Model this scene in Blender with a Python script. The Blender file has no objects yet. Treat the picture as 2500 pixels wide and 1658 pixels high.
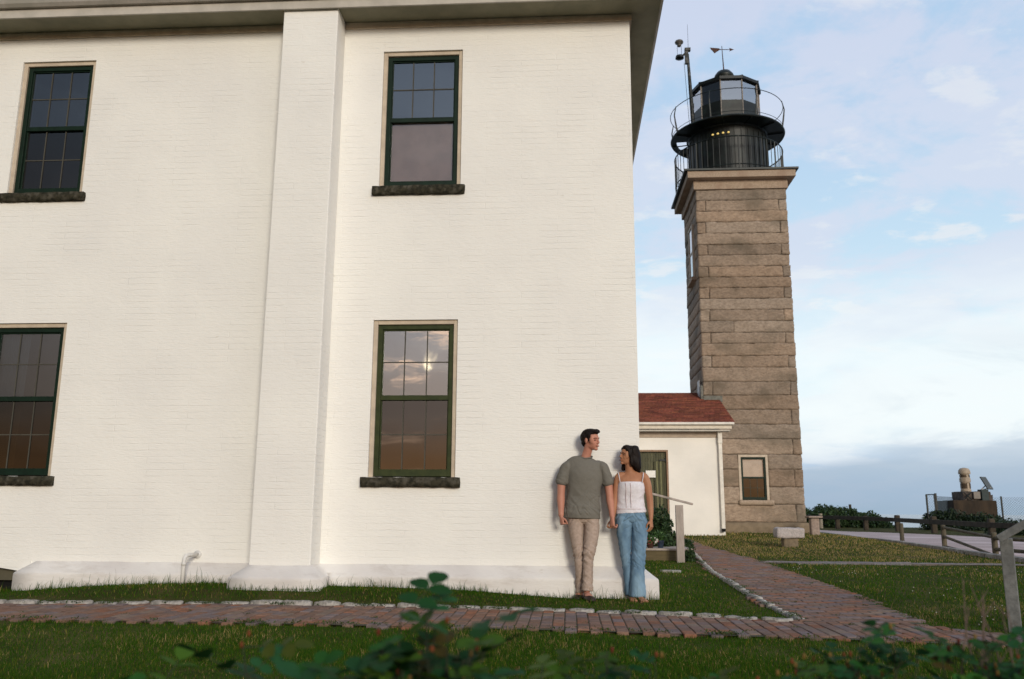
import bpy, bmesh, math, random
import numpy as np
from mathutils import Vector, Matrix, noise
R = math.radians
C = bpy.context.scene.collection
SC = bpy.context.scene
random.seed(7); rng = np.random.default_rng(7)

# ------------------------------------------------------------------ camera
cam_d = bpy.data.cameras.new('camera'); cam = bpy.data.objects.new('camera', cam_d); C.objects.link(cam)
SC.camera = cam
p_, y_, r_ = R(11.397), R(3.775), R(0.328)
F_ = Vector((-math.sin(y_)*math.cos(p_), math.cos(y_)*math.cos(p_), math.sin(p_)))
r0 = Vector((math.cos(y_), math.sin(y_), 0)); u0 = r0.cross(F_)
Rt = r0*math.cos(r_) + u0*math.sin(r_); Up = -r0*math.sin(r_) + u0*math.cos(r_)
M_ = Matrix((( Rt.x, Up.x, -F_.x, 0), (Rt.y, Up.y, -F_.y, -9.6), (Rt.z, Up.z, -F_.z, .94), (0, 0, 0, 1)))
cam.matrix_world = M_
cam_d.lens = 36*2081.64/2500; cam_d.sensor_width = 36; cam_d.clip_end = 20000; cam_d.clip_start = .05
cam_d.dof.use_dof = True; cam_d.dof.focus_distance = 9.6; cam_d.dof.aperture_fstop = 3.4

# ------------------------------------------------------------------ sun, sky, exposure
SUN_AZ, SUN_EL = R(20), R(15)           # azimuth from -Y towards -X, elevation
sun_dir = Vector((math.sin(SUN_AZ)*math.cos(SUN_EL), -math.cos(SUN_AZ)*math.cos(SUN_EL), math.sin(SUN_EL)))
sd = bpy.data.lights.new('sun', 'SUN'); sun = bpy.data.objects.new('sun', sd); C.objects.link(sun)
sun.rotation_euler = sun_dir.to_track_quat('Z', 'Y').to_euler(); sun.location = (0, -20, 20)
sd.energy = 1.9; sd.angle = R(15); sd.color = (1.0, .92, .78)
SC.view_settings.view_transform = 'Standard'; SC.view_settings.look = 'None'
SC.view_settings.exposure = 0.12; SC.view_settings.gamma = 1.0

W = bpy.data.worlds.new('World'); SC.world = W; W.use_nodes = True
nt = W.node_tree; nt.nodes.clear()
def wn(t, **k):
    n = nt.nodes.new(t)
    for a, b in k.items(): setattr(n, a, b)
    return n
def wl(a, b): nt.links.new(a, b)
def wmath(op, a, b=None, c=None, clamp=False):
    n = wn('ShaderNodeMath', operation=op); n.use_clamp = clamp
    for i, v in enumerate((a, b, c)):
        if v is None: continue
        if isinstance(v, (int, float)): n.inputs[i].default_value = v
        else: wl(v, n.inputs[i])
    return n.outputs[0]
def wramp(fac, stops, interp='EASE'):
    n = wn('ShaderNodeValToRGB'); cr = n.color_ramp; cr.interpolation = interp
    while len(cr.elements) < len(stops): cr.elements.new(.5)
    for e, (p, c) in zip(cr.elements, stops):
        e.position = p; e.color = (*c, 1) if isinstance(c, tuple) else (c, c, c, 1)
    wl(fac, n.inputs[0]); return n.outputs[0]
def wmix(f, a, b, mode='MIX'):
    n = wn('ShaderNodeMix', data_type='RGBA', blend_type=mode)
    for s, v in ((n.inputs[0], f), (n.inputs[6], a), (n.inputs[7], b)):
        if isinstance(v, (int, float)): s.default_value = v
        elif isinstance(v, tuple): s.default_value = (*v, 1)
        else: wl(v, s)
    return n.outputs[2]
tc = wn('ShaderNodeTexCoord'); sep = wn('ShaderNodeSeparateXYZ'); wl(tc.outputs['Generated'], sep.inputs[0])
dx, dy, dz = sep.outputs
sky = wn('ShaderNodeTexSky', sky_type='NISHITA'); sky.sun_disc = False
sky.sun_elevation = SUN_EL; sky.sun_rotation = R(160); sky.air_density = 1.2; sky.dust_density = 2.0; sky.ozone_density = 1.5
skyc = wmix(1.0, sky.outputs[0], (.08, .08, .08), 'MULTIPLY')
el = wmath('MAXIMUM', dz, 0.0)
# flattened cloud-layer coordinates, bigger overhead than near the horizon
inv = wmath('DIVIDE', 1.0, wmath('ADD', el, 0.16))
cv = wn('ShaderNodeCombineXYZ'); wl(wmath('MULTIPLY', dx, inv), cv.inputs[0]); wl(wmath('MULTIPLY', dy, inv), cv.inputs[1])
def wnoise(vec, scale, detail, rough=.55, dist=0.0, off=(0, 0, 0), sc=(1, 1, 1)):
    mp = wn('ShaderNodeMapping'); mp.inputs['Location'].default_value = off; mp.inputs['Scale'].default_value = sc
    wl(vec, mp.inputs[0]); n = wn('ShaderNodeTexNoise'); n.inputs['Scale'].default_value = scale
    n.inputs['Detail'].default_value = detail; n.inputs['Roughness'].default_value = rough; n.inputs['Distortion'].default_value = dist
    wl(mp.outputs[0], n.inputs['Vector']); return n.outputs[0]
n1 = wnoise(cv.outputs[0], 2.7, 8, .6, .3, (3.1, 1.7, 0))
n2 = wnoise(cv.outputs[0], 5.2, 8, .58, .2, (8.3, 2.2, 0), (1, 1.2, 1))
n3 = wnoise(tc.outputs['Generated'], 3.4, 7, .5, 0, (1.3, 4.2, .6), (1, 1, 5))
# blue air seen through the cloud sheet, over the sea (front) : pale near horizon
air = wramp(el, [(0.0, (.34, .49, .70)), (.05, (.42, .58, .80)), (.12, (.74, .90, .98)), (.24, (.58, .77, .92)), (.45, (.47, .65, .86)), (.8, (.32, .50, .78))])
lav = wramp(el, [(0.0, (.42, .53, .74)), (.10, (.76, .85, .94)), (.3, (.66, .74, .88)), (.6, (.61, .68, .85))])
m1 = wramp(n1, [(.41, 0.0), (.55, 1.0)])
front = wmix(m1, air, lav)
puff = wmath('MULTIPLY', wramp(n2, [(.54, 0.0), (.66, 1.0)]), wramp(n1, [(.42, 1.0), (.66, .4)]))
puffe = wmath('MULTIPLY', puff, wramp(el, [(.07, 0.0), (.2, .75), (.9, .7)]))
front = wmix(wmath('MULTIPLY', puffe, .95), front, (.84, .86, .89))
# pale band and low blue-grey bank over the sea with a ragged top
bank_h = wmath('ADD', -.010, wmath('MULTIPLY', n3, .13))
bank = wmath('SUBTRACT', 1.0, wmath('MULTIPLY', wmath('SUBTRACT', el, bank_h), 38.0), clamp=True)
pale = wramp(el, [(.03, 0.0), (.08, .9), (.17, .8), (.30, 0.0)])
n4 = wnoise(tc.outputs['Generated'], 3.3, 6, .55, .2, (2.3, .2, 3.6), (1, 1, 3))
pale = wmath('MULTIPLY', pale, wramp(n4, [(.36, .35), (.56, 1.0)]))
front = wmix(pale, front, (.94, 1.0, 1.01))
bankc = wramp(el, [(0.0, (.36, .48, .60)), (.02, (.38, .50, .64)), (.09, (.50, .60, .72))])
n5 = wnoise(tc.outputs['Generated'], 4.2, 7, .58, .4, (.6, 3.2, 1.9), (1, 1, 2.6))
greyc = wmath('MULTIPLY', wramp(n5, [(.48, 0.0), (.60, .8)]), wramp(el, [(.02, .4), (.07, 1.0), (.13, .8), (.20, 0.0)]))
greyc = wmath('MULTIPLY', greyc, wramp(dx, [(.28, 0.0), (.42, 1.0)]))
front = wmix(greyc, front, (.52, .62, .74))
front = wmix(wmath('MULTIPLY', bank, .85), front, bankc)
# the evening sky behind the camera
sd_ = Vector((-math.sin(R(9.5))*math.cos(R(9.8)), -math.cos(R(9.5))*math.cos(R(9.8)), math.sin(R(9.8))))
dot = wn('ShaderNodeVectorMath', operation='DOT_PRODUCT'); wl(tc.outputs['Generated'], dot.inputs[0]); dot.inputs[1].default_value = sd_
ang = wmath('ARCCOSINE', wmath('MINIMUM', dot.outputs['Value'], .99999))
back = wramp(el, [(0.0, (1.0, .45, .15)), (.05, (.80, .42, .20)), (.11, (.72, .56, .47)), (.24, (.80, .74, .72)), (.38, (.42, .50, .62)), (.8, (.36, .47, .66))])
mb = wnoise(tc.outputs['Generated'], 2.6, 7, .6, .4, (5, 1, 2), (1, 1, 4))
back = wmix(wramp(mb, [(.38, .55), (.62, 0.0)]), back, wmix(1.0, back, (.50, .50, .58), 'MULTIPLY'))
streak = wnoise(tc.outputs['Generated'], 7, 5, .6, .5, (1.5, 3.3, .4), (1, 1, 5))
sg = wmath('MULTIPLY', wramp(streak, [(.52, 0.0), (.64, .7)]), wmath('SUBTRACT', 1.0, wmath('MULTIPLY', ang, 4.5), clamp=True))
back = wmix(sg, back, (2.2, 1.45, 1.0))
lobe = wmath('MULTIPLY_ADD', wmath('POWER', wmath('SUBTRACT', 1.0, wmath('DIVIDE', ang, .85), clamp=True), 1.9), 1.15, .0)
side = wmath('MULTIPLY_ADD', wmath('MULTIPLY_ADD', dx, .75, .5, clamp=True), 1.6, .05)
back = wmix(1.0, back, wmath('ADD', lobe, side), 'MULTIPLY')
cn = wnoise(tc.outputs['Generated'], 45, 4, .6, .5)
core = wmath('SUBTRACT', 1.0, wmath('MULTIPLY', wmath('SUBTRACT', ang, wmath('MULTIPLY', wmath('SUBTRACT', cn, .22), .022)), 120.0), clamp=True)
back = wmix(wmath('POWER', core, 1.6), back, (5.2, 4.2, 2.9))
fb = wmath('ADD', wmath('MULTIPLY', dy, 2.2), .5, clamp=True)
allc = wmix(fb, back, front)
final = wmix(.12, allc, wmix(1.0, skyc, (1.3, 1.3, 1.3), 'DARKEN'))
below = wmath('GREATER_THAN', dz, -.0001)
bg = wn('ShaderNodeBackground'); bg.inputs[1].default_value = 1.0
wl(final, bg.inputs[0]); wo = wn('ShaderNodeOutputWorld'); wl(bg.outputs[0], wo.inputs[0])

# ------------------------------------------------------------------ materials
MATS = {}
def mat(name, col, rough=.8, col2=None, scale=6.0, detail=6, bump=0.0, bscale=None, stretch=(1, 1, 1), attr=False,
        spec=.3, metal=0.0, lo=.38, hi=.62, third=None, tscale=.7, trans=0.0):
    if name in MATS: return MATS[name]
    m = bpy.data.materials.new(name); m.use_nodes = True; t = m.node_tree; N = t.nodes; L = t.links
    b = N['Principled BSDF']; b.inputs['Roughness'].default_value = rough
    b.inputs['Specular IOR Level'].default_value = spec; b.inputs['Metallic'].default_value = metal
    tc = N.new('ShaderNodeTexCoord'); mp = N.new('ShaderNodeMapping'); mp.inputs['Scale'].default_value = stretch
    L.new(tc.outputs['Object'], mp.inputs[0])
    nz = N.new('ShaderNodeTexNoise'); nz.inputs['Scale'].default_value = scale; nz.inputs['Detail'].default_value = detail
    nz.inputs['Roughness'].default_value = .6; L.new(mp.outputs[0], nz.inputs['Vector'])
    rp = N.new('ShaderNodeValToRGB'); rp.color_ramp.elements[0].position = lo; rp.color_ramp.elements[1].position = hi
    c2 = col2 or tuple(c*.82 for c in col)
    rp.color_ramp.elements[0].color = (*c2, 1); rp.color_ramp.elements[1].color = (*col, 1)
    L.new(nz.outputs[0], rp.inputs[0]); out = rp.outputs[0]
    if third:
        n3 = N.new('ShaderNodeTexNoise'); n3.inputs['Scale'].default_value = tscale; n3.inputs['Detail'].default_value = 5
        L.new(mp.outputs[0], n3.inputs['Vector'])
        r3 = N.new('ShaderNodeValToRGB'); r3.color_ramp.elements[0].position = .50; r3.color_ramp.elements[1].position = .66
        r3.color_ramp.elements[0].color = (0, 0, 0, 1); r3.color_ramp.elements[1].color = (.75, .75, .75, 1)
        L.new(n3.outputs[0], r3.inputs[0])
        mx = N.new('ShaderNodeMix'); mx.data_type = 'RGBA'; L.new(r3.outputs[0], mx.inputs[0]); L.new(out, mx.inputs[6]); mx.inputs[7].default_value = (*third, 1)
        out = mx.outputs[2]
    if attr:
        at = N.new('ShaderNodeAttribute'); at.attribute_name = 'Col'
        mx = N.new('ShaderNodeMix'); mx.data_type = 'RGBA'; mx.blend_type = 'MULTIPLY'; mx.inputs[0].default_value = 1
        L.new(out, mx.inputs[6]); L.new(at.outputs['Color'], mx.inputs[7]); out = mx.outputs[2]
    L.new(out, b.inputs['Base Color'])
    if bump:
        nb = N.new('ShaderNodeTexNoise'); nb.inputs['Scale'].default_value = bscale or scale*4; nb.inputs['Detail'].default_value = 6
        L.new(mp.outputs[0], nb.inputs['Vector'])
        bp = N.new('ShaderNodeBump'); bp.inputs['Strength'].default_value = 1; bp.inputs['Distance'].default_value = bump
        L.new(nb.outputs[0], bp.inputs['Height']); L.new(bp.outputs[0], b.inputs['Normal'])
    if trans:
        tr = N.new('ShaderNodeBsdfTranslucent'); L.new(out, tr.inputs[0])
        ms = N.new('ShaderNodeMixShader'); ms.inputs[0].default_value = trans
        L.new(b.outputs[0], ms.inputs[1]); L.new(tr.outputs[0], ms.inputs[2]); L.new(ms.outputs[0], N['Material Output'].inputs[0])
    MATS[name] = m; return m

def painted_brick(name, col, col2, bw=.86, rh=.0735, depth=.0035, grime=None, nscale=38):
    if name in MATS: return MATS[name]
    m = bpy.data.materials.new(name); m.use_nodes = True; t = m.node_tree; N = t.nodes; L = t.links
    b = N['Principled BSDF']; b.inputs['Roughness'].default_value = .62; b.inputs['Specular IOR Level'].default_value = .25
    tc = N.new('ShaderNodeTexCoord'); sp = N.new('ShaderNodeSeparateXYZ'); L.new(tc.outputs['Object'], sp.inputs[0])
    ad = N.new('ShaderNodeMath'); L.new(sp.outputs[0], ad.inputs[0]); L.new(sp.outputs[1], ad.inputs[1])
    cb = N.new('ShaderNodeCombineXYZ'); L.new(ad.outputs[0], cb.inputs[0]); L.new(sp.outputs[2], cb.inputs[1])
    wv = N.new('ShaderNodeTexNoise'); wv.inputs['Scale'].default_value = 9; wv.inputs['Detail'].default_value = 4; L.new(cb.outputs[0], wv.inputs['Vector'])
    va = N.new('ShaderNodeVectorMath'); va.operation = 'MULTIPLY_ADD'; va.inputs[1].default_value = (.05, .022, 0)
    L.new(wv.outputs['Color'], va.inputs[0]); L.new(cb.outputs[0], va.inputs[2])
    br = N.new('ShaderNodeTexBrick'); L.new(va.outputs[0], br.inputs['Vector']); br.inputs['Scale'].default_value = 1
    br.inputs['Brick Width'].default_value = bw; br.inputs['Row Height'].default_value = rh
    br.inputs['Mortar Size'].default_value = .006; br.inputs['Mortar Smooth'].default_value = 1.0
    br.inputs['Color1'].default_value = (1, 1, 1, 1); br.inputs['Color2'].default_value = (.75, .75, .75, 1); br.inputs['Mortar'].default_value = (0, 0, 0, 1)
    br.inputs['Bias'].default_value = 0
    # the joints are filled with paint in patches
    pn = N.new('ShaderNodeTexNoise'); pn.inputs['Scale'].default_value = 2.3; pn.inputs['Detail'].default_value = 5; L.new(cb.outputs[0], pn.inputs['Vector'])
    pr = N.new('ShaderNodeMapRange'); pr.inputs[1].default_value = .38; pr.inputs[2].default_value = .62; pr.inputs[3].default_value = .0; pr.inputs[4].default_value = .6; L.new(pn.outputs[0], pr.inputs[0])
    h1 = N.new('ShaderNodeMath'); h1.operation = 'MULTIPLY'; L.new(br.outputs['Color'], h1.inputs[0]); L.new(pr.outputs[0], h1.inputs[1])
    fn = N.new('ShaderNodeTexNoise'); fn.inputs['Scale'].default_value = nscale; fn.inputs['Detail'].default_value = 7; fn.inputs['Roughness'].default_value = .65
    mp = N.new('ShaderNodeMapping'); mp.inputs['Scale'].default_value = (.35, .35, 1.5); L.new(tc.outputs['Object'], mp.inputs[0]); L.new(mp.outputs[0], fn.inputs['Vector'])
    h2 = N.new('ShaderNodeMath'); h2.operation = 'MULTIPLY_ADD'; h2.inputs[1].default_value = 1.1; L.new(fn.outputs[0], h2.inputs[0]); L.new(h1.outputs[0], h2.inputs[2])
    bp = N.new('ShaderNodeBump'); bp.inputs['Strength'].default_value = 1; bp.inputs['Distance'].default_value = depth
    L.new(h2.outputs[0], bp.inputs['Height']); L.new(bp.outputs[0], b.inputs['Normal'])
    big = N.new('ShaderNodeTexNoise'); big.inputs['Scale'].default_value = .9; big.inputs['Detail'].default_value = 6; L.new(cb.outputs[0], big.inputs['Vector'])
    rp = N.new('ShaderNodeValToRGB'); rp.color_ramp.elements[0].position = .35; rp.color_ramp.elements[1].position = .62
    rp.color_ramp.elements[0].color = (*col2, 1); rp.color_ramp.elements[1].color = (*col, 1); L.new(big.outputs[0], rp.inputs[0])
    # small chips and grime specks
    sk = N.new('ShaderNodeTexNoise'); sk.inputs['Scale'].default_value = 21; sk.inputs['Detail'].default_value = 3; L.new(mp.outputs[0], sk.inputs['Vector'])
    sr = N.new('ShaderNodeValToRGB'); sr.color_ramp.elements[0].position = .22; sr.color_ramp.elements[1].position = .30
    sr.color_ramp.elements[0].color = (.88, .86, .82, 1); sr.color_ramp.elements[1].color = (1, 1, 1, 1); L.new(sk.outputs[0], sr.inputs[0])
    mx = N.new('ShaderNodeMix'); mx.data_type = 'RGBA'; mx.blend_type = 'MULTIPLY'; mx.inputs[0].default_value = 1
    L.new(rp.outputs[0], mx.inputs[6]); L.new(sr.outputs[0], mx.inputs[7])
    out = mx.outputs[2]
    if grime:
        gn = N.new('ShaderNodeTexNoise'); gn.inputs['Scale'].default_value = 5.5; gn.inputs['Detail'].default_value = 9; gn.inputs['Roughness'].default_value = .7; L.new(mp.outputs[0], gn.inputs['Vector'])
        gr = N.new('ShaderNodeValToRGB'); gr.color_ramp.elements[0].position = .50; gr.color_ramp.elements[1].position = .68
        gr.color_ramp.elements[0].color = (0, 0, 0, 1); gr.color_ramp.elements[1].color = (.38, .38, .38, 1); L.new(gn.outputs[0], gr.inputs[0])
        gm = N.new('ShaderNodeMix'); gm.data_type = 'RGBA'; L.new(gr.outputs[0], gm.inputs[0]); L.new(out, gm.inputs[6]); gm.inputs[7].default_value = (*grime, 1); out = gm.outputs[2]
    L.new(out, b.inputs['Base Color']); MATS[name] = m; return m

def glass(name, refl, tint, rough=0.0, wob=.0015):
    if name in MATS: return MATS[name]
    m = bpy.data.materials.new(name); m.use_nodes = True; t = m.node_tree; N = t.nodes; L = t.links; N.remove(N['Principled BSDF'])
    g = N.new('ShaderNodeBsdfGlossy'); g.inputs['Roughness'].default_value = rough; g.inputs['Color'].default_value = (1, 1, 1, 1)
    tr = N.new('ShaderNodeBsdfTransparent'); tr.inputs[0].default_value = (*tint, 1)
    fr = N.new('ShaderNodeLayerWeight'); fr.inputs[0].default_value = .25
    mr = N.new('ShaderNodeMapRange'); mr.inputs[1].default_value = 0; mr.inputs[2].default_value = 1; mr.inputs[3].default_value = refl; mr.inputs[4].default_value = 1
    L.new(fr.outputs['Fresnel'], mr.inputs[0])
    tc = N.new('ShaderNodeTexCoord'); nz = N.new('ShaderNodeTexNoise'); nz.inputs['Scale'].default_value = 2.5; nz.inputs['Detail'].default_value = 1
    L.new(tc.outputs['Object'], nz.inputs['Vector']); bp = N.new('ShaderNodeBump'); bp.inputs['Distance'].default_value = wob; bp.inputs['Strength'].default_value = 1
    L.new(nz.outputs[0], bp.inputs['Height']); L.new(bp.outputs[0], g.inputs['Normal'])
    ms = N.new('ShaderNodeMixShader'); L.new(mr.outputs[0], ms.inputs[0]); L.new(tr.outputs[0], ms.inputs[1]); L.new(g.outputs[0], ms.inputs[2])
    L.new(ms.outputs[0], N['Material Output'].inputs[0]); MATS[name] = m; return m

# ------------------------------------------------------------------ mesh helpers
class MB:
    def __init__(s): s.v = []; s.f = []; s.c = []; s.n = 0
    def add(s, vs, fs, col=(1, 1, 1)):
        b = s.n; s.v.extend([tuple(v) for v in vs]); s.n += len(vs)
        s.f.extend([tuple(b+i for i in f) for f in fs]); s.c.extend([col]*len(vs)); return s
    def box(s, x0, x1, y0, y1, z0, z1, col=(1, 1, 1)):
        vs = [(x, y, z) for z in (z0, z1) for y in (y0, y1) for x in (x0, x1)]
        return s.add(vs, [(0, 2, 3, 1), (4, 5, 7, 6), (0, 1, 5, 4), (2, 6, 7, 3), (0, 4, 6, 2), (1, 3, 7, 5)], col)
    def obox(s, c, ax, ay, az, hx, hy, hz, col=(1, 1, 1)):
        c = Vector(c); vs = [c+ax*(i*hx)+ay*(j*hy)+az*(k*hz) for k in (-1, 1) for j in (-1, 1) for i in (-1, 1)]
        return s.add(vs, [(0, 2, 3, 1), (4, 5, 7, 6), (0, 1, 5, 4), (2, 6, 7, 3), (0, 4, 6, 2), (1, 3, 7, 5)], col)
    def beam(s, a, b, w, h, up=(0, 0, 1), col=(1, 1, 1)):
        a, b = Vector(a), Vector(b); d = (b-a); l = d.length; d.normalize(); sx = d.cross(Vector(up)).normalized(); sz = sx.cross(d)
        return s.obox((a+b)/2, sx, d, sz, w/2, l/2, h/2, col)
    def tube(s, pts, rad, n=10, cap=True, col=(1, 1, 1)):
        pts = [Vector(p) for p in pts]; rad = rad if isinstance(rad, (list, tuple)) else [rad]*len(pts)
        rings = []; ref = Vector((0, 0, 1))
        for i, p in enumerate(pts):
            d = (pts[min(i+1, len(pts)-1)]-pts[max(i-1, 0)]).normalized()
            if i == 0:
                a = d.cross(ref) if abs(d.z) < .95 else d.cross(Vector((0, 1, 0)))
            else: a = a - d*a.dot(d)
            a.normalize(); b = d.cross(a)
            rings.append([p+(a*math.cos(t)+b*math.sin(t))*rad[i] for t in [2*math.pi*k/n for k in range(n)]])
        vs = [v for r in rings for v in r]; fs = []
        for i in range(len(pts)-1):
            for k in range(n):
                fs.append((i*n+k, i*n+(k+1) % n, (i+1)*n+(k+1) % n, (i+1)*n+k))
        if cap: fs.append(tuple(range(n))[::-1]); fs.append(tuple((len(pts)-1)*n+k for k in range(n)))
        return s.add(vs, fs, col)
    def lathe(s, c, prof, n=32, col=(1, 1, 1), a0=0.0):
        vs = [(c[0]+r*math.cos(a0+2*math.pi*k/n), c[1]+r*math.sin(a0+2*math.pi*k/n), c[2]+z) for r, z in prof for k in range(n)]
        fs = [(i*n+k, i*n+(k+1) % n, (i+1)*n+(k+1) % n, (i+1)*n+k) for i in range(len(prof)-1) for k in range(n)]
        fs.append(tuple(range(n))[::-1]); fs.append(tuple((len(prof)-1)*n+k for k in range(n)))
        return s.add(vs, fs, col)
    def ell(s, c, r, n=16, rot=None, col=(1, 1, 1)):
        m = n//2; vs = []; fs = []
        for i in range(1, m):
            ph = math.pi*i/m
            for k in range(n):
                th = 2*math.pi*k/n; vs.append(Vector((r[0]*math.sin(ph)*math.cos(th), r[1]*math.sin(ph)*math.sin(th), r[2]*math.cos(ph))))
        vs.append(Vector((0, 0, r[2]))); vs.append(Vector((0, 0, -r[2]))); T = len(vs)-2
        for i in range(m-2):
            for k in range(n): fs.append((i*n+k, (i+1)*n+k, (i+1)*n+(k+1) % n, i*n+(k+1) % n))
        for k in range(n): fs.append((T, k, (k+1) % n)); fs.append((T+1, (m-2)*n+(k+1) % n, (m-2)*n+k))
        if rot is not None: vs = [rot @ v for v in vs]
        c = Vector(c); return s.add([v+c for v in vs], fs, col)
    def rock(s, x0, x1, y0, y1, z0, z1, res, amp, seed=0, edge=.0, col=(1, 1, 1), big=3.0, T=None):
        # a rough stone block: subdivided box, edges rounded by `edge`, faces pushed by noise
        nx, ny, nz = [max(2, int(round((b-a)/res))) for a, b in ((x0, x1), (y0, y1), (z0, z1))]
        idx = {}; vs = []; fs = []
        cx, cy, cz = (x0+x1)/2, (y0+y1)/2, (z0+z1)/2; hx, hy, hz = (x1-x0)/2, (y1-y0)/2, (z1-z0)/2
        def V(i, j, k):
            if (i, j, k) in idx: return idx[(i, j, k)]
            u, v, w = -1+2*i/nx, -1+2*j/ny, -1+2*k/nz
            p = Vector((u*hx, v*hy, w*hz))
            q = Vector((max(-hx+edge, min(hx-edge, p.x)), max(-hy+edge, min(hy-edge, p.y)), max(-hz+edge, min(hz-edge, p.z))))
            d = p-q
            nrm = d.normalized() if d.length > 1e-6 else Vector((0, 0, 1))
            if edge > 0 and d.length > 1e-6: p = q+nrm*edge
            w_ = Vector((cx, cy, cz))+p
            a = noise.noise(w_*big+Vector((seed*3.1, 0, 0)))*.7+noise.noise(w_*big*3.7+Vector((0, seed, 0)))*.4
            p = p+nrm*amp*a
            if T: p = T @ (Vector((cx, cy, cz))+p)
            else: p = Vector((cx, cy, cz))+p
            idx[(i, j, k)] = len(vs); vs.append(p); return idx[(i, j, k)]
        for i in range(nx):
            for j in range(ny):
                fs.append((V(i, j, 0), V(i, j+1, 0), V(i+1, j+1, 0), V(i+1, j, 0))); fs.append((V(i, j, nz), V(i+1, j, nz), V(i+1, j+1, nz), V(i, j+1, nz)))
        for i in range(nx):
            for k in range(nz):
                fs.append((V(i, 0, k), V(i+1, 0, k), V(i+1, 0, k+1), V(i, 0, k+1))); fs.append((V(i, ny, k), V(i, ny, k+1), V(i+1, ny, k+1), V(i+1, ny, k)))
        for j in range(ny):
            for k in range(nz):
                fs.append((V(0, j, k), V(0, j, k+1), V(0, j+1, k+1), V(0, j+1, k))); fs.append((V(nx, j, k), V(nx, j+1, k), V(nx, j+1, k+1), V(nx, j, k+1)))
        return s.add(vs, fs, col)
    def build(s, name, m, parent=None, smooth=False, bevel=0.0, seg=2):
        me = bpy.data.meshes.new(name); off = Vector(parent.get('_w', (0, 0, 0))) if parent else Vector((0, 0, 0))
        v = np.array([tuple(a) for a in s.v], dtype=float)-np.array(off)
        me.from_pydata(v.tolist(), [], s.f)
        ca = me.color_attributes.new('Col', 'FLOAT_COLOR', 'POINT')
        ca.data.foreach_set('color', np.concatenate([np.array(s.c, dtype=np.float32), np.ones((s.n, 1), np.float32)], 1).ravel())
        if smooth: me.polygons.foreach_set('use_smooth', [True]*len(me.polygons))
        me.materials.append(m); o = bpy.data.objects.new(name, me); C.objects.link(o)
        if parent: o.parent = parent; o['_w'] = tuple(off)
        if bevel: b = o.modifiers.new('bevel', 'BEVEL'); b.width = bevel; b.segments = seg; b.limit_method = 'ANGLE'
        me.update(); return o
def tag(o, label=None, cat=None, group=None, kind=None):
    if label: o['label'] = label
    if cat: o['category'] = cat
    if group: o['group'] = group
    if kind: o['kind'] = kind
    return o
def thing(name, label, cat, loc=(0, 0, 0), group=None):
    o = bpy.data.objects.new(name, None); C.objects.link(o); o.location = loc; o['_w'] = tuple(loc)
    o.empty_display_size = .2
    return tag(o, label, cat, group)
def center(o):   # move a world-built top-level mesh's origin to its base
    me = o.data; n = len(me.vertices); a = np.empty(n*3); me.vertices.foreach_get('co', a); a = a.reshape(-1, 3)
    b = np.array([(a[:, 0].min()+a[:, 0].max())/2, (a[:, 1].min()+a[:, 1].max())/2, a[:, 2].min()])
    me.vertices.foreach_set('co', (a-b).ravel()); o.location = b; me.update(); return o

# ------------------------------------------------------------------ terrain
def ss(a, b, x):
    t = min(1, max(0, (x-a)/(b-a))); return t*t*(3-2*t)
KERB = [(8.1, -14), (7.98, 4.0), (7.91, 7.29), (8.15, 10.26), (8.35, 13.13), (9.3, 18.0), (10.68, 23.3), (11.58, 32.4), (12.2, 40)]
def gz(x, y):
    z = 0.0184*max(0, y+1.6)
    if y > 17: z = 0.0184*18.6
    z *= 1-ss(7.0, 10.5, x)*0.9
    z *= 1-ss(30, 40, y)
    amp = float(np.interp(x, (-7.5, -6.2, -5.2, -4.2, -2.6, -1.0, 0, .9, 1.6), (-.02, .01, .085, .125, .115, .080, .012, .004, 0)))
    z += amp*ss(-1.0, -.48, y)*(1-ss(0.3, 2, y))
    # the headland falls away to the sea
    d = max(y-53, x-34+max(0, (y-30))*.15)
    if d > 0: z -= 13*ss(0, 14, d)
    return z
def gzs(x, y): return gz(x, y)
ys = np.unique(np.concatenate([np.arange(-60, -12, 4), np.arange(-12, 24, .4), np.arange(24, 50, 1.5), np.arange(50, 72, 1.5), [90, 140]]))
xs = np.unique(np.concatenate([np.arange(-90, -14, 6), np.arange(-14, 14, .4), np.arange(14, 60, 2), [80, 120]]))
g = MB(); vs = []
for y in ys:
    for x in xs: vs.append((x, y, gz(x, y)+noise.noise(Vector((x*.9, y*.9, 0)))*.012))
nx = len(xs); g.add(vs, [(j*nx+i, j*nx+i+1, (j+1)*nx+i+1, (j+1)*nx+i) for j in range(len(ys)-1) for i in range(nx-1)])
M_soil = mat('lawn soil', (.050, .050, .014), .95, (.036, .042, .010), 5, 8, .01, 60, third=(.13, .095, .04), tscale=.8, spec=.05)
tag(g.build('ground', M_soil, smooth=True), kind='structure')
# sea
s = MB(); s.add([(-6000, -6000, -8), (9000, -6000, -8), (9000, 9000, -8), (-6000, 9000, -8)], [(0, 1, 2, 3)])
M_sea = mat('sea water', (.10, .17, .22), .22, (.08, .14, .20), .02, 6, .35, .35, spec=.6)
tag(s.build('sea', M_sea), kind='structure')

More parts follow.
